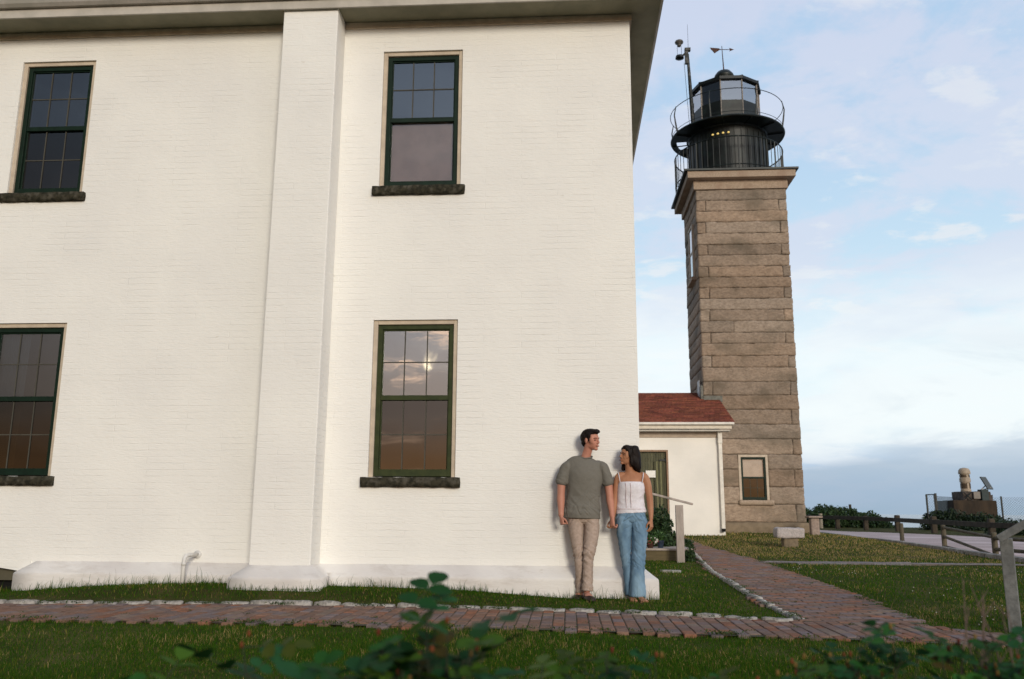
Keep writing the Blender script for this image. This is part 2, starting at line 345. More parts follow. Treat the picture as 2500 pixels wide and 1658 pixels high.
# ------------------------------------------------------------------ brick walks
def brick_cols():
    r = random.random()
    base = random.choice([(.28, .165, .12), (.26, .165, .125), (.24, .16, .13), (.28, .175, .135), (.23, .165, .145), (.30, .15, .10), (.26, .19, .15)])
    if r < .16: base = (.24, .185, .175)
    m_ = sum(base)/3; base = tuple(m_+(c-m_)*1.12 for c in base); k = random.uniform(.78, .98); return tuple(c*k for c in base)
def inpoly(x, y, P):
    c = False; j = len(P)-1
    for i in range(len(P)):
        xi, yi = P[i]; xj, yj = P[j]
        if (yi > y) != (yj > y) and x < (xj-xi)*(y-yi)/(yj-yi)+xi: c = not c
        j = i
    return c
CURB = [(-7.6, -1.30), (-5.57, -1.22), (-3.2, -1.02), (-1.5, -1.08), (0.04, -1.24), (1.0, -1.45), (2.02, -1.76)]
CURB2 = [(2.04, -1.72), (1.99, -.34), (2.03, 1.6), (2.07, 3.5), (2.35, 7.0), (2.5, 9.3)]
NEAR = [(-7.6, -2.22), (-4.84, -2.30), (-2, -2.36), (0, -2.5), (1.87, -2.74), (3.9, -3.1)]
RIGHT = [(3.9, -3.1), (3.0, -2.6), (3.1, -.7), (3.18, 1.7), (3.2, 4.8), (3.05, 7.9), (2.9, 9.9)]
POLY_F = CURB+[(3.05, -1.9), (3.9, -3.1)]+NEAR[::-1][1:]
POLY_R = [(2.04, -1.8)]+CURB2[1:]+[(2.3, 12.0), (2.0, 15.0), (2.9, 15.0), (3.0, 12)]+RIGHT[::-1][:-2]+[(3.0, -1.8)]
POLY_X = [(3.15, 5.05), (7.9, 4.9), (7.9, 5.25), (3.15, 5.42)]
def brickbox(b, cx, cy, w, l, ang=0, grey=False):
    z = gz(cx, cy)+.024+random.uniform(-.003, .003); col = brick_cols()
    if grey: m_ = sum(col)/3*1.25; col = tuple(.3*c+.7*m_ for c in col)
    T = Matrix.Rotation(ang+random.uniform(-.02, .02), 4, 'Z'); T.translation = (cx, cy, z)
    hx, hy = w/2-.004, l/2-.004; e = .006; tx, ty = random.uniform(-.012, .012), random.uniform(-.012, .012)
    vs = []
    for (ex, hz) in ((0, -.05), (0, -e*.6), (e, 0)):
        for sx, sy in ((-1, -1), (1, -1), (1, 1), (-1, 1)):
            X, Y = sx*(hx-ex), sy*(hy-ex); vs.append(T @ Vector((X, Y, hz+X*tx+Y*ty)))
    fs = [(8, 9, 10, 11)]
    for a in (0, 4):
        for k in range(4): fs.append((a+k, a+(k+1) % 4, a+4+(k+1) % 4, a+4+k))
    b.add(vs, fs, col)
b = MB()
yy = np.arange(-3.2, -.9, .203); 
for i in range(int(11.6/.1015)):
    x = -7.6+i*.1015
    for j, y in enumerate(yy):
        cy = y+(.1 if i % 2 else 0)
        if inpoly(x, cy, POLY_F) and x < 3.9: brickbox(b, x, cy, .1, .2)
for j in range(int(17/.1015)):
    y = -1.75+j*.1015
    for i in range(-2, 8):
        x = 2.0+i*.203+(.1 if j % 2 else 0)
        if inpoly(x, y, POLY_R) and not inpoly(x, y, POLY_F): brickbox(b, x, y, .2, .1)
for j in range(5):
    for i in range(int(4.8/.203)):
        x, y = 3.2+i*.203+(.1 if j % 2 else 0), 5.03+j*.1015
        if inpoly(x, y, POLY_X): brickbox(b, x, y, .2, .1, grey=True)
M_brick = mat('walk brick', (1.0, 1.0, 1.0), .9, (.70, .72, .72), 14, 8, .004, 70, attr=True, third=(.78, .80, .84), tscale=1.1, spec=.1)
tag(b.build('brick_path', M_brick), kind='structure')
def sheet(name, poly, m, dz, kind='structure', step=.5):
    bm = bmesh.new(); f = bm.faces.new([bm.verts.new((x, y, 0)) for x, y in poly])
    bmesh.ops.triangulate(bm, faces=[f])
    for _ in range(5):
        bmesh.ops.subdivide_edges(bm, edges=[e for e in bm.edges if e.calc_length() > step], cuts=1); bmesh.ops.triangulate(bm, faces=bm.faces)
    for v in bm.verts: v.co.z = gz(v.co.x, v.co.y)+dz
    me = bpy.data.meshes.new(name); bm.normal_update(); bm.to_mesh(me); bm.free(); me.materials.append(m)
    if me.polygons[0].normal.z < 0: me.flip_normals()
    o = bpy.data.objects.new(name, me); C.objects.link(o); return tag(o, kind=kind)
M_sand = mat('joint sand', (.10, .075, .05), .95, (.05, .05, .025), 12, 6, .003, 80)
sheet('path_bed', POLY_F, M_sand, .016); sheet('path_bed', POLY_R, M_sand, .020); sheet('path_bed', POLY_X, M_sand, .018)

# granite edging stones
M_gran = mat('pale granite', (.35, .32, .28), .9, (.17, .16, .14), 30, 8, .008, 70, third=(.50, .47, .43), tscale=7)
def lerp_path(P, d):
    for a, c in zip(P[:-1], P[1:]):
        l = math.dist(a, c)
        if d <= l: t = d/l; return a[0]+(c[0]-a[0])*t, a[1]+(c[1]-a[1])*t, math.atan2(c[1]-a[1], c[0]-a[0])
        d -= l
    return None
def curb_stones(P, label, group, lmin, lmax, d0=0, ws=1.0, hs=0.0):
    d = d0; k = 0
    while True:
        l = random.uniform(lmin, lmax); q = lerp_path(P, d+l/2)
        if q is None: break
        x, y, a = q; b = MB(); w = random.uniform(.10, .125)*ws
        T = Matrix.Rotation(a+random.uniform(-.03, .03), 4, 'Z')
        h = .055+random.uniform(-.008, .012)+hs
        b.rock(-l/2, l/2, -w/2, w/2, -.08, h, .035, .018, k+P[0][0], .018, T=T, big=9)
        o = b.build('edging_stone', M_gran, smooth=True); o.location = (x, y, gz(x, y)); k += 1
        tag(o, label, 'edging stone', group); d += l+random.uniform(.012, .035)
curb_stones(CURB, 'rough pale granite edging stone between the wall lawn and the front brick walk', 'granite edging stones along the front brick walk', .20, .31, 0, .85, -.008)
curb_stones(CURB2, 'small granite edging stone along the left edge of the brick path to the door', 'granite edging stones along the path to the door', .16, .26, .1, .72, -.022)

# road with gravel, kerb
ROAD = [(8.1, -14)]+KERB[1:]+[(12.6, 44), (13.6, 44), (14.19, 35.6), (15.37, 32), (16.15, 28.6), (16.5, 23.3), (18, 15), (21, 0), (22, -14)]
M_road = mat('pinkish gravel road', (.46, .35, .32), .95, (.34, .26, .24), 30, 8, .006, 60, third=(.60, .48, .46), tscale=.5)
sheet('road', ROAD, M_road, .02, step=1.2)
kb = MB(); d = 0
pts = KERB[1:]
for a, c in zip(pts[:-1], pts[1:]):
    n = max(1, int(math.dist(a, c)/.8))
    for i in range(n):
        p = [a[0]+(c[0]-a[0])*(i+.02)/n, a[1]+(c[1]-a[1])*(i+.02)/n]; q = [a[0]+(c[0]-a[0])*(i+.98)/n, a[1]+(c[1]-a[1])*(i+.98)/n]
        kb.beam((p[0]-.12, p[1], gz(*p)+.03), (q[0]-.12, q[1], gz(*q)+.03), .14, .12)
tag(kb.build('kerb', M_gran, bevel=.015), kind='structure')

# ------------------------------------------------------------------ white brick house
house = thing('brick_house', 'large two storey house of white painted brick with green sash windows and chimney stack', 'house', (-3.5, 6, 0))
M_white = painted_brick('white painted brick', (.84, .825, .775), (.79, .775, .735), depth=.0045)
M_whitep = painted_brick('white painted plinth', (.76, .73, .69), (.60, .56, .53), 9, 9, .006, (.40, .34, .28), nscale=14)
M_tan = mat('tan painted wood', (.56, .47, .36), .6, (.46, .38, .29), 8, 6, .001)
M_tan2 = mat('pale trim paint', (.52, .48, .42), .6, (.42, .39, .34), 3, 6, .001)
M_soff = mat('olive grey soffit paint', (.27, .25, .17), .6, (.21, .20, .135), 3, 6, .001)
M_green = mat('dark green window paint', (.008, .022, .013), .5, (.006, .016, .010), 12, 6, .0006, spec=.15)
M_green2 = mat('olive green window paint', (.042, .052, .018), .5, (.028, .038, .014), 12, 6, .0006, spec=.15)
M_munt = mat('pale muntin', (.085, .08, .065), .6, spec=.1)
M_sill = mat('dark lichen stone', (.050, .045, .030), .9, (.022, .021, .015), 22, 8, .006, 50, third=(.10, .09, .07), tscale=14, spec=.1)
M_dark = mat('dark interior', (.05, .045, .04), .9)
X0, X1, YB, ZT = -9.4, .794, 19.0, 7.15
COLS = [(-6.936, -5.970), (-2.256, -1.264)]; ROWS = [(4.769, 6.557), (1.310, 3.124)]
def wall_holes(b, x0, x1, z0, z1, Y, th, holes):
    xs = sorted({x0, x1, *[h[0] for h in holes], *[h[1] for h in holes]}); zs = sorted({z0, z1, *[h[2] for h in holes], *[h[3] for h in holes]})
    def hole(i, k): return any(h[0] <= (xs[i]+xs[i+1])/2 <= h[1] and h[2] <= (zs[k]+zs[k+1])/2 <= h[3] for h in holes)
    for i in range(len(xs)-1):
        for k in range(len(zs)-1):
            if hole(i, k): continue
            a, c, e, f = xs[i], xs[i+1], zs[k], zs[k+1]
            b.add([(a, Y, e), (c, Y, e), (c, Y, f), (a, Y, f)], [(0, 1, 2, 3)]); b.add([(a, Y+th, e), (c, Y+th, e), (c, Y+th, f), (a, Y+th, f)], [(3, 2, 1, 0)])
    for h in holes:
        a, c, e, f = h
        b.add([(a, Y, e), (a, Y+th, e), (a, Y+th, f), (a, Y, f)], [(3, 2, 1, 0)]); b.add([(c, Y, e), (c, Y+th, e), (c, Y+th, f), (c, Y, f)], [(0, 1, 2, 3)])
        b.add([(a, Y, f), (c, Y, f), (c, Y+th, f), (a, Y+th, f)], [(0, 1, 2, 3)]); b.add([(a, Y, e), (c, Y, e), (c, Y+th, e), (a, Y+th, e)], [(3, 2, 1, 0)])
w = MB()
holes = [(a, c, e, f) for a, c in COLS for e, f in ROWS]+[(-7.6, -6.12, -.1, .30)]
wall_holes(w, X0, X1, -.3, ZT, 0, .3, holes)
n = 90
# right corner: slightly uneven brick edge
for k in range(n):
    z0, z1 = -.3+(ZT+.3)*k/n, -.3+(ZT+.3)*(k+1)/n
    w.add([(X1, 0, z0), (X1, YB, z0), (X1, YB, z1), (X1, 0, z1)], [(0, 1, 2, 3)])
w.add([(X0, 0, -.3), (X0, YB, -.3), (X0, YB, ZT), (X0, 0, ZT)], [(3, 2, 1, 0)])
w.add([(X0, YB, -.3), (X1, YB, -.3), (X1, YB, ZT), (X0, YB, ZT)], [(3, 2, 1, 0)])
w.build('wall', M_white, house)
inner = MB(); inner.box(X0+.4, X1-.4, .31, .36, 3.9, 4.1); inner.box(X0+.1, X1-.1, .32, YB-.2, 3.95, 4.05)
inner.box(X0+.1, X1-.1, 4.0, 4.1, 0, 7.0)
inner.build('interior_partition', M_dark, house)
# pilaster / chimney breast
def taper_box(b, x0, x1, y0, y1, z0, z1, dx, dy):
    vs = [(x0, y0, z0), (x1, y0, z0), (x1, y1, z0), (x0, y1, z0), (x0+dx, y0+dy, z1), (x1-dx, y0+dy, z1), (x1-dx, y1, z1), (x0+dx, y1, z1)]
    b.add(vs, [(0, 3, 2, 1), (4, 5, 6, 7), (0, 1, 5, 4), (1, 2, 6, 5), (2, 3, 7, 6), (3, 0, 4, 7)])
PX0, PX1, PY = -3.43, -2.755, -.36
ch = MB(); taper_box(ch, PX0, PX1, PY, -.002, .30, 6.957, 0, 0)
ch.build('chimney_breast', M_white, house, bevel=.012)
# plinth: profile with a sloping top
def plinth(b, path, prof):
    # path: list of (x,y) outer base line, prof: (offset outwards, z); normals by segment to the left
    n = len(path); P = [Vector((p[0], p[1])) for p in path]; offs = []
    for i in range(n):
        d0 = (P[i]-P[i-1]).normalized() if i else (P[1]-P[0]).normalized(); d1 = (P[i+1]-P[i]).normalized() if i < n-1 else d0
        n0 = Vector((d0.y, -d0.x)); n1 = Vector((d1.y, -d1.x)); m = (n0+n1); m = m/max(.2, m.dot(n0)); offs.append(m)
    seg = []
    for i in range(n):
        seg.append(i)
    vs = []
    for i in range(n):
        for o, z in prof: v = P[i]+offs[i]*o; vs.append((v.x, v.y, z))
    k = len(prof)
    b.add(vs, [(i*k+j, (i+1)*k+j, (i+1)*k+j+1, i*k+j+1) for i in range(n-1) for j in range(k-1)])
def dense(path, st=.12):
    out = []
    for a, c in zip(path[:-1], path[1:]):
        m = max(1, int(math.dist(a, c)/st)); out += [(a[0]+(c[0]-a[0])*t/m, a[1]+(c[1]-a[1])*t/m) for t in range(m)]
    return out+[path[-1]]
pp = [(-6.02, .05), (-6.02, 0), (PX0, 0), (PX0, PY), (PX1, PY), (PX1, 0), (X1, 0), (X1, YB)]
prof = [(.155, -.1), (.157, .08), (.157, .21), (.156, .232), (.151, .243), (.141, .252), (.10, .283), (.05, .321), (.012, .350), (.004, .357), (-.01, .366)]
pl = MB(); plinth(pl, dense(pp, .1), prof)
for i, v in enumerate(pl.v):
    V = Vector(v); a = noise.noise(V*3)*.006+noise.noise(V*17)*.0025
    pl.v[i] = (v[0]+(a if v[0] > X1-.05 else a*.4), v[1]-a, v[2]+a*.8)
po = pl.build('plinth', M_whitep, house, smooth=True)
# frieze, soffit, fascia, gutter
fr = MB(); fr.box(X0, PX0-.002, -.028, 0, 6.87, 6.955); fr.box(PX1+.002, X1+.028, -.028, 0, 6.87, 6.955); fr.box(X1, X1+.028, 0, YB, 6.87, 6.955)
fr.build('frieze_board', M_tan, house, bevel=.004)
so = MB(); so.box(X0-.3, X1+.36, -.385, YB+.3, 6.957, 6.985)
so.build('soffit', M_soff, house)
fa = MB(); fa.box(X0-.3, X1+.385, -.41, -.385, 6.925, 7.13); fa.box(X1+.36, X1+.385, -.385, YB+.3, 6.925, 7.13)
fa.build('fascia', M_tan2, house, bevel=.004)
gu = MB()
prof_g = [(0, 7.04), (-.045, 7.04), (-.075, 7.075), (-.085, 7.13), (-.10, 7.145), (-.10, 7.16), (-.088, 7.16), (-.07, 7.13), (-.06, 7.09), (0, 7.07)]
vs = [(x, -.412+o, z) for x in (X0-.3, X1+.41) for o, z in prof_g]; k = len(prof_g)
gu.add(vs, [(j, k+j, k+(j+1) % k, (j+1) % k) for j in range(k)]+[tuple(range(k)), tuple(range(k, 2*k))[::-1]])
gu.build('gutter', mat('gutter metal', (.40, .36, .32), .5, (.3, .28, .24), 3, 5), house)
rf = MB()
xa, xb, ya, yb, ze, zr = X0-.3, X1+.42, -.47, YB+.35, 7.165, 8.9
xm0, xm1 = xa+5.2, xb-5.2; ym0, ym1 = ya+5.2, yb-5.2
if xm0 > xm1: xm0 = xm1 = (xa+xb)/2
rf.add([(xa, ya, ze), (xb, ya, ze), (xb, yb, ze), (xa, yb, ze), (xm0, ym0, zr), (xm0, ym1, zr)], [(0, 1, 4), (1, 2, 5, 4), (2, 3, 5), (3, 0, 4, 5), (3, 2, 1, 0)])
rf.build('roof', mat('dark asphalt roof', (.06, .055, .05), .9, (.04, .04, .038), 9, 6, .004), house)
# side eave light metal drip edge
de = MB(); de.box(X1+.385, X1+.40, -.41, YB+.3, 7.10, 7.165); de.build('drip_edge', mat('pale metal edge', (.6, .6, .58), .4), house)

G_up = glass('window glass', .22, (.55, .6, .6)); G_lo = glass('screened window glass', .07, (.30, .27, .22), .02)
G_upu = glass('upper window glass', .15, (.4, .45, .5))
def sash_window(parent, x0, x1, z0, z1, Y, green, g1, g2, sill=True, blind=None, mw=.05, munt=M_munt, um=True):
    f = MB(); t = .052; yt = Y+.055
    # green frame + sash
    i0, i1, j0, j1 = x0+mw, x1-mw, z0+.012, z1-mw
    f.box(i0, i0+t, yt, yt+.06, j0, j1); f.box(i1-t, i1, yt, yt+.06, j0, j1)
    f.box(i0+t, i1-t, yt, yt+.06, j1-t, j1); f.box(i0+t, i1-t, yt, yt+.06, j0, j0+t*1.5)
    zm = (j0+j1)/2+.02
    f.box(i0+t, i1-t, yt+.012, yt+.05, zm-.028, zm+.028)
    # inner bead of upper sash
    bd = .014
    f.box(i0+t, i0+t+bd, yt+.02, yt+.05, zm+.028, j1-t); f.box(i1-t-bd, i1-t, yt+.02, yt+.05, zm+.028, j1-t); f.box(i0+t+bd, i1-t-bd, yt+.02, yt+.05, j1-t-bd, j1-t)
    f.box(i0+t, i0+t+bd, yt+.034, yt+.06, j0+t*1.5, zm-.028); f.box(i1-t-bd, i1-t, yt+.034, yt+.06, j0+t*1.5, zm-.028)
    win = f.build('window', green, parent, bevel=.003)
    tr = MB(); tr.box(x0+.001, x0+mw, yt-.028, yt+.03, z0+.002, z1-.001); tr.box(x1-mw, x1-.001, yt-.028, yt+.03, z0+.002, z1-.001); tr.box(x0+mw, x1-mw, yt-.028, yt+.03, z1-mw, z1-.001)
    tr.build('trim', M_tan, win, bevel=.006)
    p = MB(); yg = yt+.036; p.box(i0+t, i1-t, yg, yg+.003, zm+.028, j1-t); p.build('upper_pane', g1, win)
    p = MB(); yg2 = yt+.05; p.box(i0+t, i1-t, yg2, yg2+.003, j0+t*1.5, zm-.028); p.build('lower_pane', g2, win)
    m = MB(); W_ = i1-i0-2*t
    for k in (1, 2):
        x = i0+t+W_*k/3
        if um: m.box(x-.006, x+.006, yg-.009, yg-.0005, zm+.028, j1-t)
        if not (blind and blind[0] == 'lower'): m.box(x-.006, x+.006, yg2-.009, yg2-.0005, j0+t*1.5, zm-.028)
    for a, c, yq in ((zm+.028, j1-t, yg), (j0+t*1.5, zm-.028, yg2))[0 if um else 1:(1 if blind and blind[0] == 'lower' else 2)]:
        z = (a+c)/2; m.box(i0+t, i1-t, yq-.0075, yq-.0003, z-.006, z+.006)
    m.build('muntins', munt, win)
    if blind:
        kind, col = blind; bl = MB(); bm_ = mat('window blind '+kind, col, .9, tuple(c*.85 for c in col), 6, 4)
        if kind == 'lower': bl.add([(i0+t+.0, yt+.075, j0+.03), (i1-t, yt+.075, j0+.03), (i1-t, yt+.075, zm-.02), (i0+t+.035, yt+.075, zm-.02), (i0+t, yt+.075, zm-.075)], [(0, 1, 2, 3, 4)])
        if kind == 'upper': bl.box(i0+t*.4, i1-t*.4, yt+.075, yt+.078, zm, j1-.01)
        if kind == 'drape':
            vs = []; nn = 40
            for q_ in range(nn):
                u = q_/(nn-1); vs += [(i0+.02+u*.30, yt+.14+.018*math.sin(u*34), j0), (i0+.02+u*.34, yt+.14+.018*math.sin(u*34), j1)]
            bl.add(vs, [(2*a, 2*a+2, 2*a+3, 2*a+1) for a in range(nn-1)])
        bl.build('blind' if kind != 'drape' else 'curtain', bm_, win)
    if sill:
        s_ = MB(); s_.rock(x0-.075, x1+.058, Y-.055, Y+.10, z0-.112, z0, .045, .012, x0+z0, .012, big=7)
        s_.build('sill', M_sill, win, smooth=True)
    return win
GR = [[(M_green, G_upu, G_lo, None), (M_green, G_upu, G_lo, ('drape', (.55, .55, .50)))], [(M_green, G_upu, glass('screened pane over blind', .05, (.9, .88, .86), .03), ('lower', (.27, .22, .21))), (M_green2, G_up, G_lo, None)]]
for ci, (a, c) in enumerate(COLS):
    for ri, (e, f) in enumerate(ROWS):
        gr, g1, g2, bl = GR[ci][ri]; w_ = sash_window(house, a, c, e, f, 0, gr, g1, g2, True, bl)
        w_['label'] = [['dark green window above, at the left edge', 'dark green window below, cut by the left edge'], ['dark green window above, right of the chimney, blind down in its lower sash', 'olive green window below, right of the chimney, reflecting the sunset']][ci][ri]
# some things standing inside the upper left window
# basement window
bw = MB()
nn = 14; vs = []
for k in range(nn+1):
    x = -7.6+(1.48)*k/nn; u = (x+6.86)/.74; zt = .301; zb = .10+.085*(1-u*u)
    vs += [(x, .10, zt), (x, .10, .13+.0*u), (x, .16, zt), (x, .16, .13)]
bw.box(-7.6, -6.12, .08, .14, .14, .30); bw.build('basement_window', mat('dark olive lintel', (.10, .09, .06), .8), house)
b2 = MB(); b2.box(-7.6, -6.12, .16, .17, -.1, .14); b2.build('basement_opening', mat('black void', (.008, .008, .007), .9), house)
arch = MB()
xs_ = [-7.6+1.52*k/20 for k in range(21)]
top = [.33 for x in xs_]; lowz = [.225+.10*max(0, 1-((x+7.1)/1.02)**2) for x in xs_]
vs = []
for x, z in zip(xs_, lowz): vs += [(x, -.012, z), (x, -.012, .36), (x, .08, z), (x, .08, .36)]
fs = []
for k in range(20): a = 4*k; fs += [(a, a+4, a+5, a+1), (a, a+2, a+6, a+4), (a+2, a+3, a+7, a+6)]
fs += [(80, 82, 83, 81), (0, 1, 3, 2)]
arch.add(vs, fs); arch.build('basement_arch', M_white, house)

# bent vent pipe out of the wall
vp = MB(); vp.tube([(-4.17, -.30, .10), (-4.17, -.30, .38), (-4.168, -.295, .42), (-4.165, -.27, .445), (-4.16, -.22, .45), (-4.15, .02, .447)], .022, 14)
vp.tube([(-4.17, -.30, .345), (-4.17, -.30, .375)], .026, 14); vp.tube([(-4.15, -.012, .447), (-4.15, .0, .447)], .045, 14)
center(tag(vp.build('vent_pipe', mat('white plastic pipe', (.78, .76, .72), .4, (.62, .60, .56), 10), smooth=True), 'bent white plastic vent pipe rising from the grass into the wall', 'pipe'))

# ------------------------------------------------------------------ lighthouse
TX0, TX1, TY0 = 4.27, 7.19, 17.37; TY1 = TY0+2.9; TCX, TCY = (TX0+TX1)/2, (TY0+TY1)/2
tower = thing('lighthouse', 'square lighthouse tower of rough brown granite blocks with a black lantern on top', 'lighthouse', (TCX, TCY, .33))
M_granite = mat('weathered brown granite', (.36, .275, .203), .92, (.225, .168, .122), 16, 12, .016, 26, attr=True, third=(.15, .12, .085), tscale=.9, stretch=(.75, .75, 1.3), lo=.33, hi=.64)
M_mortar = mat('dark mortar', (.15, .12, .09), .95)
zc = [11.373, 11.007, 10.634, 10.262, 9.874, 9.494, 9.133, 8.757, 8.396, 8.036, 7.678, 7.31, 6.941, 6.565, 6.206, 5.814, 5.441, 4.982, 4.553, 4.103, 3.641, 3.186, 2.71, 2.251, 1.716, 1.197, .662]
WX0, WX1, WZ0, WZ1 = 5.245, 6.145, 1.32, 2.70
st = MB(); D = .30
core_ = MB(); core_.box(TX0+.035, WX0, TY0+.035, TY1-.035, .2, 11.4); core_.box(WX1, TX1-.035, TY0+.035, TY1-.035, .2, 11.4)
core_.box(WX0, WX1, TY0+.035, TY1-.035, WZ1, 11.4); core_.box(WX0, WX1, TY0+.035, TY1-.035, .2, WZ0); core_.box(WX0, WX1, TY0+.6, TY1-.035, WZ0, WZ1)
core_.build('mortar_core', M_mortar, tower)
def bcol():
    k = random.uniform(.76, 1.16); t = random.uniform(-.05, .05); return (k*(1+t), k, k*(1-t))
def block(x0, x1, y0, y1, z0, z1):
    gp = .004; o = random.uniform(-.004, .018)
    st.rock(x0+gp-(o if x0 <= TX0+.01 else 0), x1-gp+(o if x1 >= TX1-.01 else 0), y0+gp-(o if y0 <= TY0+.01 else 0), y1-gp, z0+gp, z1-gp, .055, .042, random.random()*50, .010, bcol(), big=3.6)
quoinL = {0: .29, 2: .27, 4: .32, 6: .30, 8: .28, 10: .27, 12: .30, 14: .27, 16: .26, 18: .29, 20: .3, 22: .3, 24: .3}
for i in range(len(zc)-1):
    zt, zb = zc[i], zc[i+1]
    ev = (i % 2 == 1)   # courses whose side blocks run through to the front as quoins
    ql, qr = .30+random.uniform(-.03, .03), .26+random.uniform(-.03, .03)
    if ev: spans = [(TX0, TX0+ql), (TX0+ql, TX1-qr), (TX1-qr, TX1)]
    elif i == 12: spans = [(TX0, TX0+1.03), (TX0+1.03, TX1)]
    else: spans = [(TX0, TX1)]
    for a, c in spans:
        if zb < WZ1-.02 and zt > WZ0-.02 and a < WX0 and c > WX1:
            block(a, WX0, TY0, TY0+D, zb, zt); block(WX1, c, TY0, TY0+D, zb, zt)
        else: block(a, c, TY0, TY0+D if not ev or (a > TX0 and c < TX1) else TY0+D, zb, zt)
    # sides and back
    sp = [(TY0+D, TY1)] if ev else [(TY0+D, TY0+.62+random.random()*.6), (0, 0)]
    if not ev: sp[1] = (sp[0][1], TY1)
    for a, c in sp:
        st.rock(TX0+.006-random.uniform(0, .014), TX0+D, a+.006, c-.006, zb+.006, zt-.006, .11, .03, random.random()*50, .014, bcol(), big=2.6)
        st.rock(TX1-D, TX1-.006+random.uniform(0, .014), a+.006, c-.006, zb+.006, zt-.006, .16, .03, random.random()*50, .014, bcol(), big=2.6)
    st.rock(TX0+D, TX1-D, TY1-D, TY1, zb+.006, zt-.006, .3, .02, i, .014, bcol())
st.build('granite_wall', M_granite, tower, smooth=True)
ps = MB(); ps.rock(TX0-.10, TX1+.10, TY0-.10, TY1+.10, .15, .655, .12, .022, 3, .02, big=2); ps.build('base_course', mat('base granite', (.25, .19, .125), .9, (.17, .13, .085), 4, 8, .01, 40), tower, smooth=True)
M_cap = mat('dressed tan granite', (.42, .325, .24), .88, (.31, .235, .17), 22, 10, .004, 60, third=(.30, .21, .15), tscale=2.5)
cp = MB(); cp.box(TX0-.075, TX1+.06, TY0-.07, TY1+.07, 11.375, 11.69); cp.build('frieze', M_cap, tower, bevel=.012)
cb = MB(); cb.box(TX0-.29, TX1+.27, TY0-.32, TY1+.32, 11.69, 11.915); cb.build('cornice', M_cap, tower, bevel=.01)
M_black = mat('black iron', (.0075, .011, .010), .45, (.005, .007, .006), 9, 6, .0015, spec=.35, third=(.014, .024, .021), tscale=3)
M_rust = mat('rusty iron', (.10, .045, .028), .7, (.04, .022, .018), 18, 7, .002)
dk = MB(); dk.box(TX0-.40, TX1+.36, TY0-.38, TY1+.38, 11.917, 11.985); dk.build('deck_plate', M_black, tower, bevel=.006)
LC = (5.66, 18.82)
dr = MB(); dr.lathe((LC[0], LC[1], 0), [(1.42, 11.985), (1.42, 12.03), (1.34, 12.05), (1.34, 13.74), (1.38, 13.78)], 48)
for k in range(36):
    a = 2*math.pi*k/36; c_, s__ = math.cos(a), math.sin(a)
    dr.obox((LC[0]+1.35*c_, LC[1]+1.35*s__, 12.83), Vector((-s__, c_, 0)), Vector((c_, s__, 0)), Vector((0, 0, 1)), .018, .014, .77)
dr.build('watch_room', M_black, tower)
# brackets + upper gallery with downturned rim
ug = MB(); n = 72
for k in range(n):
    a0, a1 = 2*math.pi*k/n, 2*math.pi*(k+1)/n; hatch = 146 < math.degrees(a0) < 174
    for r0_, r1_ in (((1.30, 1.40), (1.74, 1.92)) if hatch else ((1.30, 1.92),)):
        vs = [(LC[0]+r*math.cos(a), LC[1]+r*math.sin(a), z) for z in (13.785, 13.83) for r in (r0_, r1_) for a in (a0, a1)]
        ug.add(vs, [(0, 1, 3, 2), (4, 6, 7, 5), (2, 3, 7, 6), (0, 4, 5, 1)])
ug.build('upper_gallery', M_black, tower)
rim = MB(); rim.tube([(LC[0]+1.92*math.cos(2*math.pi*k/72), LC[1]+1.92*math.sin(2*math.pi*k/72), 13.805) for k in range(73)], .035, 6, False)
for k in range(12):
    a = 2*math.pi*(k+.5)/12; c_, s__ = math.cos(a), math.sin(a)
    rim.beam((LC[0]+1.34*c_, LC[1]+1.34*s__, 13.765), (LC[0]+1.88*c_, LC[1]+1.88*s__, 13.765), .03, .03)
rim.build('gallery_rim', M_black, tower)
# lower railing (balusters) and posts up to the hoops
def ring(b, r, z, rad, n=56): b.tube([(LC[0]+r*math.cos(2*math.pi*k/n), LC[1]+r*math.sin(2*math.pi*k/n), z) for k in range(n+1)], rad, 6, False)
lr = MB(); ring(lr, 1.83, 13.10, .022); ring(lr, 1.83, 12.12, .018); pass
for k in range(56):
    a = 2*math.pi*k/56; lr.tube([(LC[0]+1.83*math.cos(a), LC[1]+1.83*math.sin(a), z) for z in (11.98, 13.10)], .011 if k % 7 else .024, 6)
lr.build('lower_railing', M_black, tower)
ur = MB(); ring(ur, 1.93, 14.75, .013); ring(ur, 1.90, 13.95, .009)
for k in range(8):
    a = 2*math.pi*k/8+.33; c_, s__ = math.cos(a), math.sin(a)
    P = [(r, z) for r, z in ((1.90, 13.80), (1.96, 14.15), (2.00, 14.45), (1.93, 14.78))]
    ur.tube([(LC[0]+r*c_, LC[1]+r*s__, z) for r, z in P], [.03, .028, .022, .016], 6)
ur.build('upper_railing', M_rust if False else M_black, tower)
# lantern room: ten-sided
NL = 10; RL = 1.16; A0 = -math.pi/2+math.pi/NL
def pol(r, k, z): a = A0+2*math.pi*k/NL; return Vector((LC[0]+r*math.cos(a), LC[1]+r*math.sin(a), z))
lp = MB()
for k in range(NL):
    lp.add([pol(RL+.03, k, 13.82), pol(RL+.03, k+1, 13.82), pol(RL+.03, k+1, 14.74), pol(RL+.03, k, 14.74), pol(RL-.05, k, 13.82), pol(RL-.05, k+1, 13.82), pol(RL-.05, k+1, 14.74), pol(RL-.05, k, 14.74)], [(0, 1, 2, 3), (3, 2, 6, 7), (5, 4, 7, 6)])
lp.build('lantern_parapet', M_black, tower)
lm = MB()
for k in range(NL): lm.tube([pol(RL+.02, k, 13.85), pol(RL+.02, k, 15.50)], .022, 6)
lm.build('lantern_mullions', mat('pale bronze bars', (.30, .26, .22), .5, (.14, .12, .10), 20), tower)
lg = MB()
